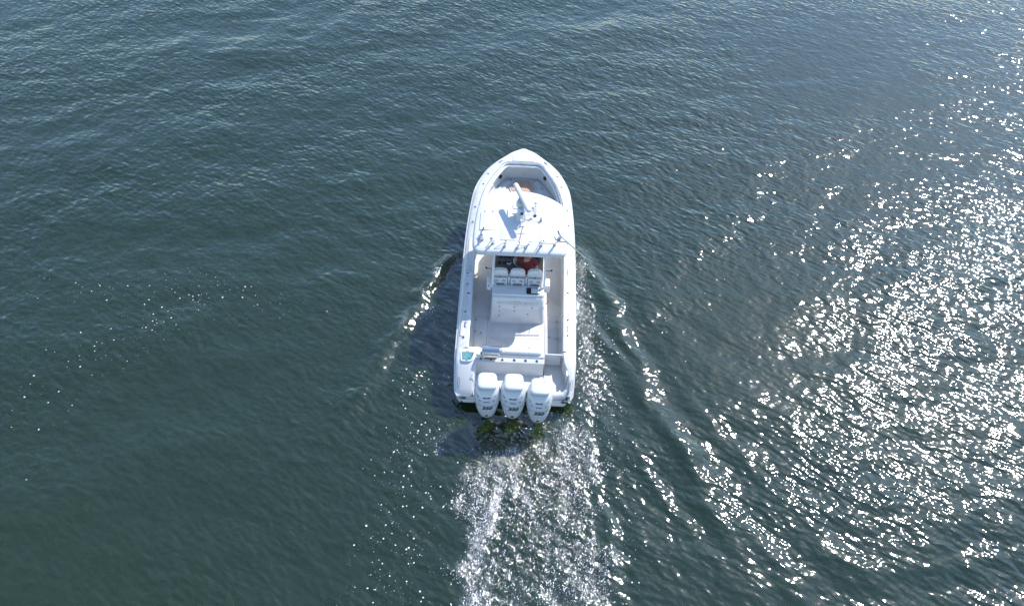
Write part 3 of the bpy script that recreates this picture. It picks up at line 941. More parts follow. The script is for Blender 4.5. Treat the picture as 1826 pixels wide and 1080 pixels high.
# --- hardtop frame legs
for sg in (-1, 1):
    q = MB(); q.tube([(sg * .80, 3.42, 1.46), (sg * .80, 3.46, 1.55), (sg * .77, 3.58, 2.6), (sg * .74, 3.72, 2.90)], .032, 8); q.build('frame_leg', PIPE, boat)
    q = MB(); q.tube([(sg * .86, 5.5, .9), (sg * .80, 5.2, 1.9), (sg * .78, 4.9, 2.90)], .032, 8); q.build('frame_leg', PIPE, boat)
    q = MB(); q.tube([(sg * .79, 3.47, 1.62), (sg * .66, 3.50, 1.46)], .018, 6); q.build('frame_brace', PIPE, boat)
    q = MB(); q.tube([(sg * .75, 3.65, 2.78), (sg * .62, 3.68, 2.89)], .018, 6); q.build('frame_brace', PIPE, boat)
    q = MB(); q.lathe((sg * 1.02, 4.05, 1.62), [(.03, 0), (.034, .02), (.001, .05)], n=10); q.tube([(sg * .80, 4.05, 1.6), (sg * 1.02, 4.05, 1.6)], .012, 6); q.build('side_knob', BLACK, boat)
q = MB(); q.tube([(-.74, 3.66, 2.86), (.74, 3.66, 2.86)], .028, 8); q.build('frame_beam', PIPE, boat)

# --- hardtop
hc_ = [(0, 3.50), (.7, 3.50), (1.16, 3.50), (1.30, 3.55), (1.385, 3.70), (1.42, 4.0), (1.42, 4.6), (1.38, 5.3), (1.30, 5.58), (1.18, 5.72), (.95, 5.90), (.60, 6.08), (.25, 6.18), (0, 6.20)]
hs = [tuple(p) for p in catmull(hc_, 4)]
HP = [(x, y) for x, y in hs] + [(-x, y) for x, y in hs[-2:0:-1]]
def crown(x, y): return .045 * (1 - (x / 1.42) ** 2) + .02 * (1 - ((y - 4.8) / 1.5) ** 2)
ht = MB()
rings = []
for d, z in ((.10, 2.78), (.03, 2.785), (.006, 2.81), (0, 2.85), (.008, 2.895), (.03, 2.935), (.07, 2.962)):
    rings.append([(x, y, z) for x, y in inset(HP, d)])
base7 = inset(HP, .07)
cxm, cym = 0, 4.85
for k in range(1, 9):
    s = 1 - k / 8.6
    rings.append([(x * s, cym + (y - cym) * s, 2.962 + crown(x * s, cym + (y - cym) * s) * min(1, k / 3)) for x, y in base7])
ht.loft(rings)
top = ht.build('hardtop', GEL, boat, angle=60)
def htz(x, y): return 2.962 + crown(x, y)
# lid panel, port front; long central panels
def top_panel(pl, name, sm=FSEAM, gap=.009):
    return tilted_slab(roundpoly(pl, .04, 3), lambda x, y: htz(x, y) - .001, .004, name, GEL, top, gap=gap, seammat=sm)
tp = top_panel([(-1.24, 4.35), (-.78, 4.35), (-.78, 5.12), (-1.24, 5.12)], 'vent_hatch')
for xx in (-1.12, -.88):
    small_latch(xx, 5.13, htz(xx, 5.13) + .004, tp, 'hatch_hinge', 1.0)
top_panel([(-.60, 3.95), (-.12, 3.95), (-.12, 4.45), (-.60, 4.45)], 'roof_panel', gap=.006)
top_panel([(.55, 3.9), (1.05, 3.9), (1.05, 4.9), (.55, 4.9)], 'roof_panel', gap=.006)
# radar mast and open array
q = MB(); q.loft([[(a, b, 3.0) for a, b in rrect(0, 4.95, .34, .50, .12, 4)], [(a, b, 3.06) for a, b in rrect(0, 4.95, .32, .48, .12, 4)], [(a, b, 3.28) for a, b in rrect(0, 4.99, .26, .36, .11, 4)], [(a, b, 3.44) for a, b in rrect(0, 5.0, .26, .36, .11, 4)]])
mast = q.build('radar_mast', GEL, boat, angle=50)
q = MB(); q.slab(rrect(.0, 5.05, .30, .36, .10, 5, -.32), 3.44, 3.60, .05, 4); q.build('radar_pedestal', GEL, mast)
ang = atan2(5.68 - 4.48, -.24 - .22)
q = MB()
ring_r = []
dv = Vector((cos(ang), sin(ang), 0)); nvv = Vector((-dv.y, dv.x, 0)); cc = Vector((.0, 5.08, 3.68))
for t, k in ((-.64, .55), (-.62, .85), (-.56, 1), (.56, 1), (.62, .85), (.64, .55)):
    ring_r.append([cc + dv * t + nvv * (.082 * k * cos(a)) + Vector((0, 0, .068 * k * sin(a))) for a in np.linspace(0, 2 * pi, 17)[:-1]])
q.loft(ring_r); q.build('radar_antenna', GEL, mast, angle=50)
# camera dome facing astern
q = MB(); q.lathe((.01, 4.76, 3.30), [(.085, 0), (.10, .04), (.105, .12), (.095, .19), (.06, .235), (.001, .25)], n=18); dm = q.build('camera_dome', solid('dome_shade_blue', (.42, .50, .62), .15, coat=.8), mast)  # base colour carries the blue shading of the dome's aft side
q = MB(); q.box((.01, 4.665, 3.42), (.085, .02, .10)); q.build('camera_window', SCREEN, dm, bevel=.008)
q = MB(); q.lathe((.01, 4.76, 3.0), [(.09, 0), (.08, .1), (.07, .3)], n=12); q.build('camera_stand', GEL, mast)
# wings with running light and horns
q = MB(); q.tube([(-.10, 4.98, 3.30), (-.24, 5.02, 3.26), (-.28, 5.10, 3.26), (-.27, 5.38, 3.28)], .015, 6); q.build('antenna_bracket', PIPE, mast)
q = MB(); q.tube([(-.28, 4.90, 3.16), (.0, 4.9, 3.2), (.30, 4.90, 3.16)], .02, 6); q.build('mast_wing', PIPE, mast)
q = MB(); q.lathe((.30, 4.86, 3.17), [(.02, 0), (.03, .08), (.055, .13), (.001, .12)], axis=(.6, .8, 0), n=12); q.build('horn', PIPE, mast)
q = MB(); q.lathe((0, 4.55, 3.02), [(.05, 0), (.05, .03), (.02, .05), (.015, .20), (.03, .21), (.03, .26), (.001, .27)], n=10); q.build('anchor_light', PIPE, mast)
# second antenna cluster on the starboard side of the mast
q = MB(); q.tube([(.42, 5.05, 3.01), (.42, 5.05, 3.10), (.42, 5.40, 3.14)], .012, 6)
for yy in (5.08, 5.18, 5.30, 5.40): q.tube([(.37, yy, 3.11 + (yy - 5.05) * .1), (.47, yy, 3.11 + (yy - 5.05) * .1)], .011, 6)
q.build('horn_bar', STEEL, top)
q = MB(); q.lathe((.42, 5.44, 3.13), [(.035, 0), (.04, .02), (.001, .04)], n=10); q.build('sensor_puck', GREY, top)
q = MB(); q.lathe((.42, 5.0, 3.02), [(.045, 0), (.05, .02), (.03, .07), (.001, .08)], n=10); q.build('sensor_puck', BLACK, top)
q = MB(); q.lathe((.60, 4.80, 3.0), [(.045, 0), (.045, .03), (.02, .05), (.02, .12), (.04, .13), (.001, .15)], n=10); q.build('gps_antenna', GREY, top)
q = MB(); q.tube([(.08, 4.86, 3.02), (.62, 4.72, 3.02)], .008, 5); q.build('antenna_cable', GREY, top)
# whip antenna folded aft along the roof
q = MB(); q.lathe((.06, 4.52, 3.01), [(.04, 0), (.04, .03), (.001, .05)], n=10); q.tube([(.06, 4.52, 3.06), (.0, 4.0, 3.08), (-.05, 3.66, 3.12)], [.010, .008, .006], 6); q.build('whip_antenna', GREY, top)
q = MB(); q.tube([(-.16, 4.22, 3.028), (.12, 4.22, 3.028)], .006, 5); q.build('seam_bar', GREY, top)

# rod holders along the aft edge of the hardtop
def rocket(x, y, lean, tilt=.9, L_=.34):
    d = Vector((lean, -.35, tilt)).normalized()
    q = MB(); b0 = Vector((x, y, htz(x, y) - .01))
    q.tube([b0, b0 + d * L_], .028, 8); q.lathe(b0 + d * L_, [(.030, -.02), (.038, 0), (.034, .012), (.020, .006)], axis=d, n=10)
    q.lathe(b0, [(.05, 0), (.05, .012), (.03, .03)], n=10)
    o = q.build('hardtop_rod_holder', STEEL, top)
    q = MB(); q.tube([b0 + d * .18, b0 + d * .16 + Vector((.07, -.02, .03))], .008, 5); q.build('rod_clip', GREY, o)
    return o
for a in ((-1.12, 3.95, -.1), (-.80, 3.82, -.15), (-.45, 3.72, .05), (-.08, 3.68, .1), (.18, 3.72, .3), (.62, 3.80, .1), (1.02, 3.86, .05)):
    rocket(*a)
# thin grey tubes trailing from the rod holders
for p0, p1 in (((-.80, 3.86, 3.18), (-1.02, 3.62, 2.97)), ((.62, 3.84, 3.18), (.42, 3.55, 2.97)), ((-.45, 3.76, 3.12), (-.75, 3.62, 2.98)), ((-.08, 3.70, 3.10), (.14, 3.74, 3.0))):
    q = MB(); q.tube([p0, p1], .009, 5); q.build('holder_tube', GREY, top)
# outriggers folded aft
for sg in (-1, 1):
    q = MB(); q.lathe((sg * 1.16, 4.12, 2.98), [(.06, 0), (.06, .05), (.035, .08), (.03, .18), (.001, .2)], n=10); ob = q.build('outrigger_base', STEEL, top)
    tip = (1.98, 3.78, 2.55) if sg > 0 else (-1.36, 3.05, 2.65)
    q = MB(); q.tube([(sg * 1.16, 4.12, 3.12), tip], [.024, .016], 8); q.build('outrigger_pole', STEEL, ob)
    q = MB(); q.tube([(sg * 1.16, 4.12, 3.12), (sg * 1.10, 4.28, 3.16)], [.024, .02], 8); q.build('pole_butt', BLACK, ob)

# --- transom
tr = MB()
prof = [(1.42, .50), (1.40, 1.04), (1.385, 1.09), (1.35, 1.12), (1.16, 1.12), (1.125, 1.11), (1.10, 1.06), (.97, 1.045), (.945, 1.03), (.87, .64), (.85, .58), (.85, .40), (1.42, .40)]
tr.loft([[(x, a, b) for a, b in prof] for x in (-1.42, .84)])
tr.build('transom_bulkhead', CAPMAT, boat, bevel=.012, angle=35)
# engine well and swim platform
ew = MB(); ew.slab(roundpoly([(-1.18, .10), (.90, .10), (.90, .88), (-1.18, .88)], .03, 3), .30, .56, .02, 2)
ew.build('engine_well', CAPMAT, boat)
sp_ = MB(); sp_.slab(roundpoly([(.86, .26), (1.40, .26), (1.56, .45), (1.56, 1.30), (.86, 1.30)], .06, 4), .30, .60, .012, 2)
sp_.build('swim_platform', NONSKID, boat)
# aft lip round the platform
lip = MB()
lp = [(.90, .22, .61), (1.20, .20, .63), (1.44, .23, .66), (1.55, .34, .72), (1.60, .55, .84), (1.61, .85, .98)]
lpr = []
for i, (a, b, c) in enumerate(lp):
    lpr.append((a, b, c))
rg1 = []
for i, p in enumerate(lpr):
    a = Vector(lpr[max(0, i - 1)]); b_ = Vector(lpr[min(len(lpr) - 1, i + 1)])
    t = (b_ - a); n_ = Vector((t.y, -t.x, 0)).normalized()
    c = Vector(p)
    rg1.append([c - n_ * .07 + Vector((0, 0, -.20)), c - n_ * .06 + Vector((0, 0, -.02)), c - n_ * .03 + Vector((0, 0, .012)), c + n_ * .02 + Vector((0, 0, .012)), c + n_ * .07 + Vector((0, 0, -.02)), c + n_ * .10 + Vector((0, 0, -.09)), c + n_ * .10 + Vector((0, 0, -.24))])
lip.loft(rg1); lip.build('platform_lip', GEL, boat, angle=60)
# starboard quarter: outer gunwale running aft and down, inner recess
def quarter(sg, inner):
    q = MB(); R_ = []
    for y_, zt, wi in ((1.36, 1.12, inner[0]), (1.0, 1.10, inner[1]), (.7, 1.02, inner[2]), (.45, .88, inner[3]), (.24, .74, inner[4]), (.12, .66, inner[5])):
        wo_ = {1.36: 1.76, 1.0: 1.748, .7: 1.737, .45: 1.725, .24: 1.705, .12: 1.645}[y_]
        sh = zt
        zo = sheer(y_) * tqf(y_) - .13
        R_.append([(sg * wo_, y_, zo - .25), (sg * wo_, y_, zo), (sg * (wo_ - .012), y_, min(sh - .05, zo + .06)), (sg * (wo_ - .05), y_, sh - .015), (sg * (wo_ - .11), y_, sh), (sg * (wi + .02), y_, sh), (sg * wi, y_, sh - .03), (sg * (wi - .02), y_, .50)])
    q.loft(R_)
    return q.build('quarter_gunwale', GEL, boat, angle=50)
quarter(1, (1.38, 1.42, 1.54, 1.58, 1.60, 1.58))
# port quarter: solid corner that falls away astern
q = MB(); R_ = []
for y_, zt, wi, wo_ in ((1.38, 1.12, 1.12, 1.76), (1.0, 1.115, 1.12, 1.748), (.86, 1.09, 1.12, 1.742), (.76, 1.03, 1.12, 1.738), (.56, .90, 1.14, 1.729), (.38, .76, 1.16, 1.720), (.24, .64, 1.17, 1.70), (.14, .54, 1.20, 1.64), (.10, .46, 1.25, 1.58)):
    zo = sheer(y_) * tqf(y_) - .13
    zo = min(zo, zt - .03)
    R_.append([(-wo_, y_, zo - .3), (-wo_, y_, zo), (-wo_ + .02, y_, zo + (zt - zo) * .5), (-wo_ + .07, y_, zt - .012), (-wo_ + .13, y_, zt), (-(wi + .07), y_, zt - .0), (-(wi + .02), y_, zt - .03), (-wi, y_, zt - .12), (-wi + .0, y_, .45)])
q.loft(R_); q.build('port_quarter', GEL, boat, angle=60)
# lower hull swim steps below the corners
for sg in (-1, 1):
    q = MB(); q.slab(roundpoly([(sg * 1.10, .02), (sg * 1.48, .02), (sg * 1.56, .14), (sg * 1.56, .3), (sg * 1.10, .3)], .06, 4), .26, .37, .03, 3); q.build('lower_step', CAPMAT, boat)
    em_ = MB()
    for k in range(3): em_.box((sg * (1.50 - k * .035), -.02 + .09 - k * .006, .44 - k * .028), (.20 - .05 * k, .012, .016), (0, sg * .15, -sg * .18))
    em_.build('quarter_emblem', DECAL, boat)
# oval vents on the quarters
for sg in (-1, 1):
    vq = MB(); cy_ = .36
    zq = .765 if sg < 0 else .88
    pts = [(sg * (1.60 if sg < 0 else 1.645) + .026 * cos(t), cy_ + .12 * sin(t), zq + .012 + .095 * sin(t)) for t in np.linspace(0, 2 * pi, 25)]
    vq.tube(pts, 0.006, 5, caps=False); ov = vq.build('oval_vent', SEAM, boat)
# transom door at starboard
q = MB(); q.box((1.12, 1.235, .87), (.50, .05, .54)); door = q.build('transom_door', CAPMAT, boat, bevel=.015)
q = MB(); q.box((1.345, 1.195, .92), (.022, .02, .34)); q.build('door_hinge', GREY, door)
q = MB(); q.slab(rrect(1.51, .86, .07, .55, .034, 4), .60, 1.02, .02, 2); q.build('corner_pod', CAPMAT, boat)
q = MB(); q.tube([(1.50, .42, .64), (1.47, .42, .76), (1.47, .64, .82), (1.50, .66, .70)], .010, 6); q.build('grab_handle', STEEL, boat)
# folded transom seat bolster
q = MB()
q.loft([[(x, 1.27 + .095 * k_ * cos(a), 1.155 + .075 * k_ * sin(a)) for a in np.linspace(0, 2 * pi, 15)[:-1]] for x, k_ in ((-.42, .6), (-.40, .95), (-.36, 1), (.66, 1), (.71, .95), (.75, .75), (.765, .4))])
bo = q.build('seat_bolster', VINYL, boat, angle=60)
q = MB(); q.box((.15, 1.35, 1.16), (.04, .05, .03)); q.build('strap', GREY, bo)
# livewell: raised rim, teal lid
outer = roundpoly([(-1.62, 1.23), (-1.16, 1.23), (-1.20, .93), (-1.30, .86), (-1.58, .86)], .07, 4)
q = MB(); rin = inset(outer, .055)
q.loft([[(a, b, 1.08) for a, b in outer], [(a, b, 1.135) for a, b in outer], [(a, b, 1.147) for a, b in inset(outer, .012)], [(a, b, 1.147) for a, b in inset(outer, .043)], [(a, b, 1.135) for a, b in rin], [(a, b, 1.122) for a, b in rin]], cap1=True)
lwl = q.build('livewell_rim', GEL, boat)
q = MB(); q.slab(inset(outer, .066), 1.118, 1.136, .004, 2); q.build('livewell_lid', TEAL, lwl)
for yy, w_ in ((1.205, .07), (.895, .05)):
    q = MB(); q.box((-1.40, yy, 1.150), (w_ * 1.3, .018, .008)); q.build('lid_catch', GREY, lwl)
seam([(-1.72, 1.33, 1.142), (-1.38, 1.60, 1.152)], 'cap_seam', .007, FSEAM)
# transom rod holders on the aft ledge
for x in (-.70, -.37, -.02, .31, .64):
    rod_holder(x, 1.03, 1.056, (radians(8), 0, 0), 1.05)
rod_holder(-1.0, 1.03, 1.056, (radians(8), 0, 0), .95)
for x in (-.25, .45):
    q = MB(); q.lathe((x, .22, .56), [(.035, 0), (.035, .02), (.02, .03)], n=10); q.build('rigging_boot', BLACK, boat)
# tow eye hose on platform, scuppers
for x in (-.34, .44):
    q = MB(); q.tube([(x, .34, .565), (x + .0, .26, .63), (x, .10, .66), (x, -.02, .62)], .028, 8); q.build('rigging_hose', BLACK if x > 0 else GREY, boat)

# ================================================================ OUTBOARDS (parts of the boat)
ZR = [.50, .58, .72, .92, 1.14, 1.36, 1.50, 1.58, 1.62]
YC = [-.385, -.375, -.36, -.325, -.275, -.215, -.17, -.14, -.13]
HY = [.20, .255, .30, .335, .345, .335, .30, .27, .245]
HX = [.165, .205, .250, .298, .335, .348, .330, .295, .250]
def itp(z, A): return float(np.interp(z, ZR, A))
_zz = np.linspace(ZR[0], ZR[-1], 60)
def sm(A):
    v = np.interp(_zz, ZR, A)
    for _ in range(6): v = np.concatenate([[v[0]], (v[:-2] + v[1:-1] + v[2:]) / 3, [v[-1]]])
    return v
YCs, HYs, HXs = sm(YC), sm(HY), sm(HX)
EXP = 2.5
def cowl_y(x, z, off=0):
    yc = np.interp(z, _zz, YCs); hy = np.interp(z, _zz, HYs) + off; hx = np.interp(z, _zz, HXs) + off
    t = min(.999, abs(x) / hx)
    return yc - hy * (1 - t ** EXP) ** (1 / EXP)
def sring(yc, hy, hx, z, n=32, e=EXP):
    out = []
    for k in range(n):
        a = 2 * pi * k / n
        c, s = cos(a), sin(a)
        out.append((hx * abs(c) ** (2 / e) * (1 if c >= 0 else -1), yc + hy * abs(s) ** (2 / e) * (1 if s >= 0 else -1), z))
    return out
def patch(poly, off, mat, name, parent, th=.004):
    """thin plate wrapped on the aft face of the cowling; poly in (x,z), fan about its centre"""
    cxp = sum(p[0] for p in poly) / len(poly); czp = sum(p[1] for p in poly) / len(poly)
    q = MB()
    a = [(x, cowl_y(x, z, off), z) for x, z in poly]; c = (cxp, cowl_y(cxp, czp, off), czp)
    b = [(x, cowl_y(x, z, -.004), z) for x, z in poly]
    n = len(poly)
    q.add(a + [c] + b, [(i, (i + 1) % n, n) for i in range(n)] + [(i, (i + 1) % n, n + 1 + (i + 1) % n, n + 1 + i) for i in range(n)])
    return q.build(name, mat, parent)
def band(pts, w, off, mat, name, parent):
    q = MB()
    A = []; 
    for x, z in pts: A += [(x, cowl_y(x, z - w / 2, off), z - w / 2), (x, cowl_y(x, z + w / 2, off), z + w / 2)]
    q.add(A, [(2 * i, 2 * i + 2, 2 * i + 3, 2 * i + 1) for i in range(len(pts) - 1)])
    return q.build(name, mat, parent)

fc = bpy.data.curves.new('num', 'FONT'); fc.body = '350'; fc.size = .145; fc.shear = .35; fc.space_character = 1.02
fc.align_x = 'CENTER'; fc.offset = .007; fc.resolution_u = 4
fo = bpy.data.objects.new('num', fc); C.objects.link(fo)
bpy.context.view_layer.update()
TXT = bpy.data.meshes.new_from_object(fo.evaluated_get(bpy.context.evaluated_depsgraph_get()))
bpy.data.objects.remove(fo)
bmx = bmesh.new(); bmx.from_mesh(TXT)
for cut in np.linspace(-.16, .16, 13):
    bmesh.ops.bisect_plane(bmx, geom=bmx.verts[:] + bmx.edges[:] + bmx.faces[:], plane_co=(cut, 0, 0), plane_no=(1, 0, 0))
for cut in (.03, .06, .09):
    bmesh.ops.bisect_plane(bmx, geom=bmx.verts[:] + bmx.edges[:] + bmx.faces[:], plane_co=(0, cut, 0), plane_no=(0, 1, 0))
for v in bmx.verts:
    x_, z_ = v.co.x * 1.2, 1.045 + v.co.y * 1.02
    v.co = (x_, cowl_y(x_, z_, .004), z_)
bmx.to_mesh(TXT); bmx.free()
TXT.materials.append(DECAL)

def outboard():
    root = empty('outboard_motor', parent=boat)
    root['label'] = 'large white outboard engine marked 350'
    q = MB(); q.loft([sring(YCs[i], HYs[i], HXs[i], _zz[i]) for i in range(0, 60, 2)] + [sring(YCs[-1], HYs[-1] * .98, HXs[-1] * .98, 1.63)])
    q.build('cowling', COWL, root, angle=60)
    # flat topped cap
    q = MB(); R_ = []
    for d, z in ((.0, 1.60), (-.010, 1.64), (-.008, 1.70), (.004, 1.735), (.02, 1.752), (.06, 1.762), (.14, 1.768)):
        R_.append(sring(-.125, .26 - d, .245 - d, z, e=4.0))
    q.loft(R_); cap = q.build('cowling_cap', COWL, root, angle=60)
    q = MB(); q.box((.11, .0, 1.765), (.022, .09, .010)); q.build('cap_mark', FSEAM, cap)
    # vent louvres and trim lines
    def quadp(x0, x1, z0, z1, sk=0): return [(x0, z0 + sk), ((x0 + x1) / 2, z0 - .006), (x1, z0), (x1 - .01, z1), (x0 + .01, z1 + sk)]
    patch([(-.085, 1.415), (.085, 1.415), (.105, 1.455), (-.105, 1.455)], .004, TEALH, 'vent', root)
    patch([(-.065, 1.30), (.065, 1.30), (.085, 1.325), (-.085, 1.325)], .004, TEALH, 'vent', root)
    for sg in (-1, 1):
        patch([(sg * .20, 1.42), (sg * .235, 1.44), (sg * .27, 1.48), (sg * .22, 1.46)], .004, TEALH, 'vent', root)
        patch([(sg * .155, 1.31), (sg * .19, 1.33), (sg * .215, 1.365), (sg * .17, 1.345)], .004, TEALH, 'vent', root)
    band([(-.26 + .52 * k / 16, 1.20 - .03 * (1 - ((k - 8) / 8) ** 2)) for k in range(17)], .010, .004, DECAL, 'trim_line', root)
    band([(-.20 + .40 * k / 16, .955 - .004 * (1 - ((k - 8) / 8) ** 2)) for k in range(17)], .008, .003, GREY, 'pin_stripe', root)
    band([(-.15 + .30 * k / 16, .62) for k in range(17)][3:14], .006, .003, GREY, 'pin_stripe', root)
    band([(-.295 + .05 * k / 6, 1.14 - .10 * k / 6) for k in range(7)], .014, .004, DECAL, 'trim_line', root)
    patch([(-.035, .735), (.035, .735), (.042, .765), (.028, .79), (-.028, .79), (-.042, .765)], .005, BLACK, 'water_outlet', root)
    patch([(-.018, .70), (.018, .70), (.03, .735), (-.03, .735)], .0045, BLACK, 'water_outlet', root)
    o = bpy.data.objects.new('power_figure', TXT); C.objects.link(o); o.parent = root
    o['label'] = 'dark italic figure 350'
    # mid section, bracket, gearcase, plate, propeller
    q = MB(); q.loft([sring(-.12, .12, .085, .54, 16, 2.2), sring(-.12, .11, .07, .20, 16, 2.2), sring(-.14, .11, .05, -.20, 16, 2.2), sring(-.16, .12, .04, -.55, 16, 2.2)]); q.build('midsection', COWL, root)
    q = MB(); q.box((0, -.06, .46), (.26, .40, .32)); q.build('mounting_bracket', PIPE, root, bevel=.03)
    q = MB(); q.slab(roundpoly([(-.13, -.18), (.13, -.18), (.16, -.60), (.06, -.78), (-.06, -.78), (-.16, -.60)], .05, 3), -.26, -.24, .005, 1); q.build('cavitation_plate', COWL, root)
    q = MB(); q.lathe((0, -.08, -.62), [(.01, 0), (.06, .1), (.085, .3), (.075, .5), (.06, .55)], axis=(0, -1, 0), n=14); q.build('gearcase', COWL, root)
    q = MB()
    for k in range(3):
        a = k * 2 * pi / 3
        q.loft([[(r_ * cos(a + w_), -.68 - .08 * w_, -.62 + r_ * sin(a + w_)) for w_ in (-.5 * s_, 0, .5 * s_)] for r_, s_ in ((.05, 1.0), (.13, 1.3), (.20, .6))], closed=False, cap0=False, cap1=False)
    q.build('propeller', STEEL, root)
    return root
eng = outboard()
def copy_tree(o, parent):
    c = o.copy(); C.objects.link(c); c.parent = parent
    for ch in [k for k in bpy.data.objects if k.parent == o]:
        copy_tree(ch, c)
    return c
ENG = [(-.745, -.0, 0, radians(1.0)), (-.015, -.0, 0, 0), (.715, -.07, -.06, radians(-1.5))]
e2 = copy_tree(eng, boat); e3 = copy_tree(eng, boat)
for e, (x, y, z, rz) in zip((eng, e2, e3), ENG):
    e.location = (x, y, z); e.rotation_euler = (0, 0, rz); e.scale = (1.06, 1, 1)

# ================================================================ PERSON at the helm
def on_boat(name, p):
    o = empty(name); o.location = BM @ Vector(p); o.rotation_euler = BR
    return o
def skin_mesh(name, verts, edges, radii, mat, parent, root=0, sub=2):
    me = bpy.data.meshes.new(name); me.from_pydata(verts, edges, []); me.update()
    o = bpy.data.objects.new(name, me); C.objects.link(o); o.parent = parent
    sk = o.modifiers.new('skin', 'SKIN')
    me.skin_vertices.new() if not me.skin_vertices else None
    for i, r in enumerate(radii):
        rr_ = r if isinstance(r, tuple) else (r, r)
        me.skin_vertices[0].data[i].radius = rr_
        me.skin_vertices[0].data[i].use_root = (i == root)
    ss = o.modifiers.new('sub', 'SUBSURF'); ss.levels = sub; ss.render_levels = sub
    bpy.context.view_layer.update()
    ev = o.evaluated_get(bpy.context.evaluated_depsgraph_get())
    m2 = bpy.data.meshes.new_from_object(ev)
    o.modifiers.clear(); o.data = m2
    m2.materials.clear(); m2.materials.append(mat)
    m2.polygons.foreach_set('use_smooth', [True] * len(m2.polygons))
    return o
PX, PY = .24, 4.06
per = on_boat('person', (PX, PY, .506))
tag(per, 'person in a dark red t-shirt standing at the helm, leaning towards the wheel', 'person')
# local coordinates: z above the sole, +y forward
bv = [(0, -.06, .92), (0, -.02, 1.10), (0, .07, 1.28), (.0, .14, 1.42), (.0, .19, 1.50), (.0, .22, 1.60), (0, .24, 1.70),
      (-.20, .16, 1.41), (-.36, .25, 1.22), (-.36, .42, 1.25), (-.34, .48, 1.26),
      (.21, .13, 1.40), (.33, -.02, 1.16), (.34, .10, .96), (.34, .16, .93),
      (-.10, -.05, .86), (-.12, .03, .48), (-.12, -.04, .09), (.10, -.05, .86), (.13, .02, .48), (.13, -.06, .09),
      (-.13, .10, .04), (.14, .08, .04)]
be = [(0, 1), (1, 2), (2, 3), (3, 4), (4, 5), (5, 6), (3, 7), (7, 8), (8, 9), (9, 10), (3, 11), (11, 12), (12, 13), (13, 14), (0, 15), (15, 16), (16, 17), (0, 18), (18, 19), (19, 20), (17, 21), (20, 22)]
br = [(.15, .11), (.155, .11), (.18, .12), (.15, .10), (.06, .06), (.075, .085), (.07, .08), .07, .05, .036, .03, .07, .05, .036, .03, .09, .062, .045, .09, .062, .045, .04, .04]
body = skin_mesh('body', bv, be, br, SKIN, per)
# shirt: torso and short sleeves slightly outside the body
sv = [(0, -.07, .90), (0, -.05, 1.0), (0, -.02, 1.12), (0, .07, 1.29), (0, .13, 1.42), (0, .165, 1.47), (-.21, .155, 1.40), (-.31, .215, 1.28), (.22, .125, 1.39), (.295, .035, 1.24)]
se = [(0, 1), (1, 2), (2, 3), (3, 4), (4, 5), (4, 6), (6, 7), (4, 8), (8, 9)]
shirt = skin_mesh('shirt', sv, se, [(.185, .14), (.185, .14), (.195, .145), (.215, .15), (.18, .125), .075, .092, .078, .092, .078], SHIRT, per)
tv = [(0, -.06, .93), (-.10, -.05, .84), (-.12, .03, .50), (.10, -.05, .84), (.13, .02, .50)]
skin_mesh('shorts', tv, [(0, 1), (1, 2), (0, 3), (3, 4)], [(.165, .125), .105, .085, .105, .085], PANTS, per)
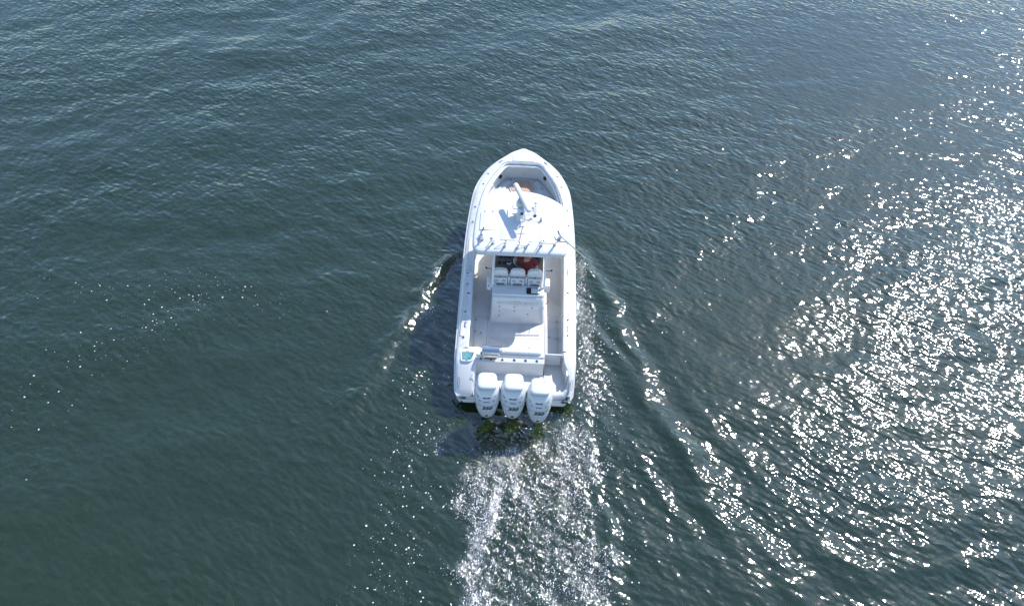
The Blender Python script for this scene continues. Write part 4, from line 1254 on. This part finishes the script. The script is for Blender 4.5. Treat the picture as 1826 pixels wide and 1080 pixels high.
# head details
hd = MB()
hd.lathe((0, .225, 1.66), [(.088, -.02), (.098, .03), (.092, .08), (.06, .118), (.001, .13)], n=16); hd.build('hair', HAIR, per)
hf = MB()
hf.tube([(0, .31, 1.66), (0, .345, 1.63), (0, .33, 1.615)], [.010, .016, .010], 6); hf.build('nose', SKIN, per)
for sg in (-1, 1):
    q = MB(); q.lathe((sg * .034, .312, 1.655), [(.012, -.004), (.010, .006), (.001, .009)], axis=(0, 1, 0), n=8); q.build('eye', BLACK, per)
    q = MB(); q.lathe((sg * .082, .225, 1.635), [(.028, -.004), (.026, .012), (.001, .008)], axis=(sg, -.2, 0), n=8); q.build('ear', SKIN, per)
def hand(p, fwd, up, side, curl=.5):
    """palm and five separate bent fingers"""
    p = Vector(p); f_ = Vector(fwd).normalized(); u_ = Vector(up).normalized(); s_ = f_.cross(u_).normalized()
    q = MB()
    q.loft([[p + f_ * a + s_ * (w_ * cos(t)) + u_ * (h_ * sin(t)) for t in np.linspace(0, 2 * pi, 11)[:-1]] for a, w_, h_ in ((-.02, .024, .022), (.02, .036, .018), (.07, .042, .016), (.085, .038, .012))])
    for k, L_ in enumerate((.068, .078, .073, .058)):
        b0 = p + f_ * .075 + s_ * (-.030 + .020 * k)
        b1 = b0 + (f_ * .9 - u_ * .45).normalized() * L_ * .45
        b2 = b1 + (f_ * .25 - u_ * .97).normalized() * L_ * .32
        b3 = b2 + (-f_ * .5 - u_ * .8).normalized() * L_ * .26
        q.tube([b0, b1, b2, b3], [.0095, .009, .008, .006], 6)
    b0 = p + f_ * .015 + s_ * (side * .032)
    q.tube([b0, b0 + (f_ * .7 + s_ * side * .7 - u_ * .1).normalized() * .035, b0 + (f_ * .95 + s_ * side * .45 - u_ * .5).normalized() * .062], [.012, .0105, .008], 6)
    return q
hand((-.34, .48, 1.27), (.5, .8, .2), (0, -.3, 1), -1).build('left_hand', SKIN, per).data.name = 'hand'
hand((.34, .16, .93), (0, .8, -.4), (.1, .3, 1), 1).build('right_hand', SKIN, per)
for o in list(bpy.data.objects):
    if o.name in ('left_hand', 'right_hand'): o.name = 'hand'

# ================================================================ GRILL on the transom
g = on_boat('barbecue_grill', (-.71, 1.10, 1.10))
tag(g, 'stainless boxed barbecue grill mounted on the port side of the transom', 'grill')
q = MB(); q.box((0, -.02, .19), (.48, .26, .15)); gb_ = q.build('grill_body', BRSTEEL, g, bevel=.02)
q = MB(); rgs = []
for x in (-.25, .25):
    rgs.append([(x, .02 + .16 * cos(a), .26 + .14 * sin(a)) for a in np.linspace(-.15, pi * .92, 12)])
q.loft(rgs); q.build('grill_lid', STEEL, g, angle=40)
q = MB(); q.tube([(-.19, -.165, .33), (-.19, -.20, .35), (.19, -.20, .35), (.19, -.165, .33)], .010, 6); q.build('lid_handle', STEEL, g)
q = MB(); q.box((0, -.155, .115), (.34, .02, .03)); q.build('drip_tray', BLACK, g)
q = MB(); q.lathe((-.25, -.02, .17), [(.045, 0), (.045, .03), (.03, .05), (.001, .05)], axis=(-1, 0, 0), n=12); q.build('regulator_knob', BLACK, g)
for sg in (-1, 1):
    q = MB(); q.tube([(sg * .12, -.06, .12), (sg * .10, -.07, -.02)], .016, 6); q.build('mount_leg', STEEL, g)

# ---------------------------------------------------------------- no nesting deeper than thing > part > sub-part
def depth(o):
    n = 0
    while o.parent: o = o.parent; n += 1
    return n
for o in list(bpy.data.objects):
    while depth(o) > 2: o.parent = o.parent.parent
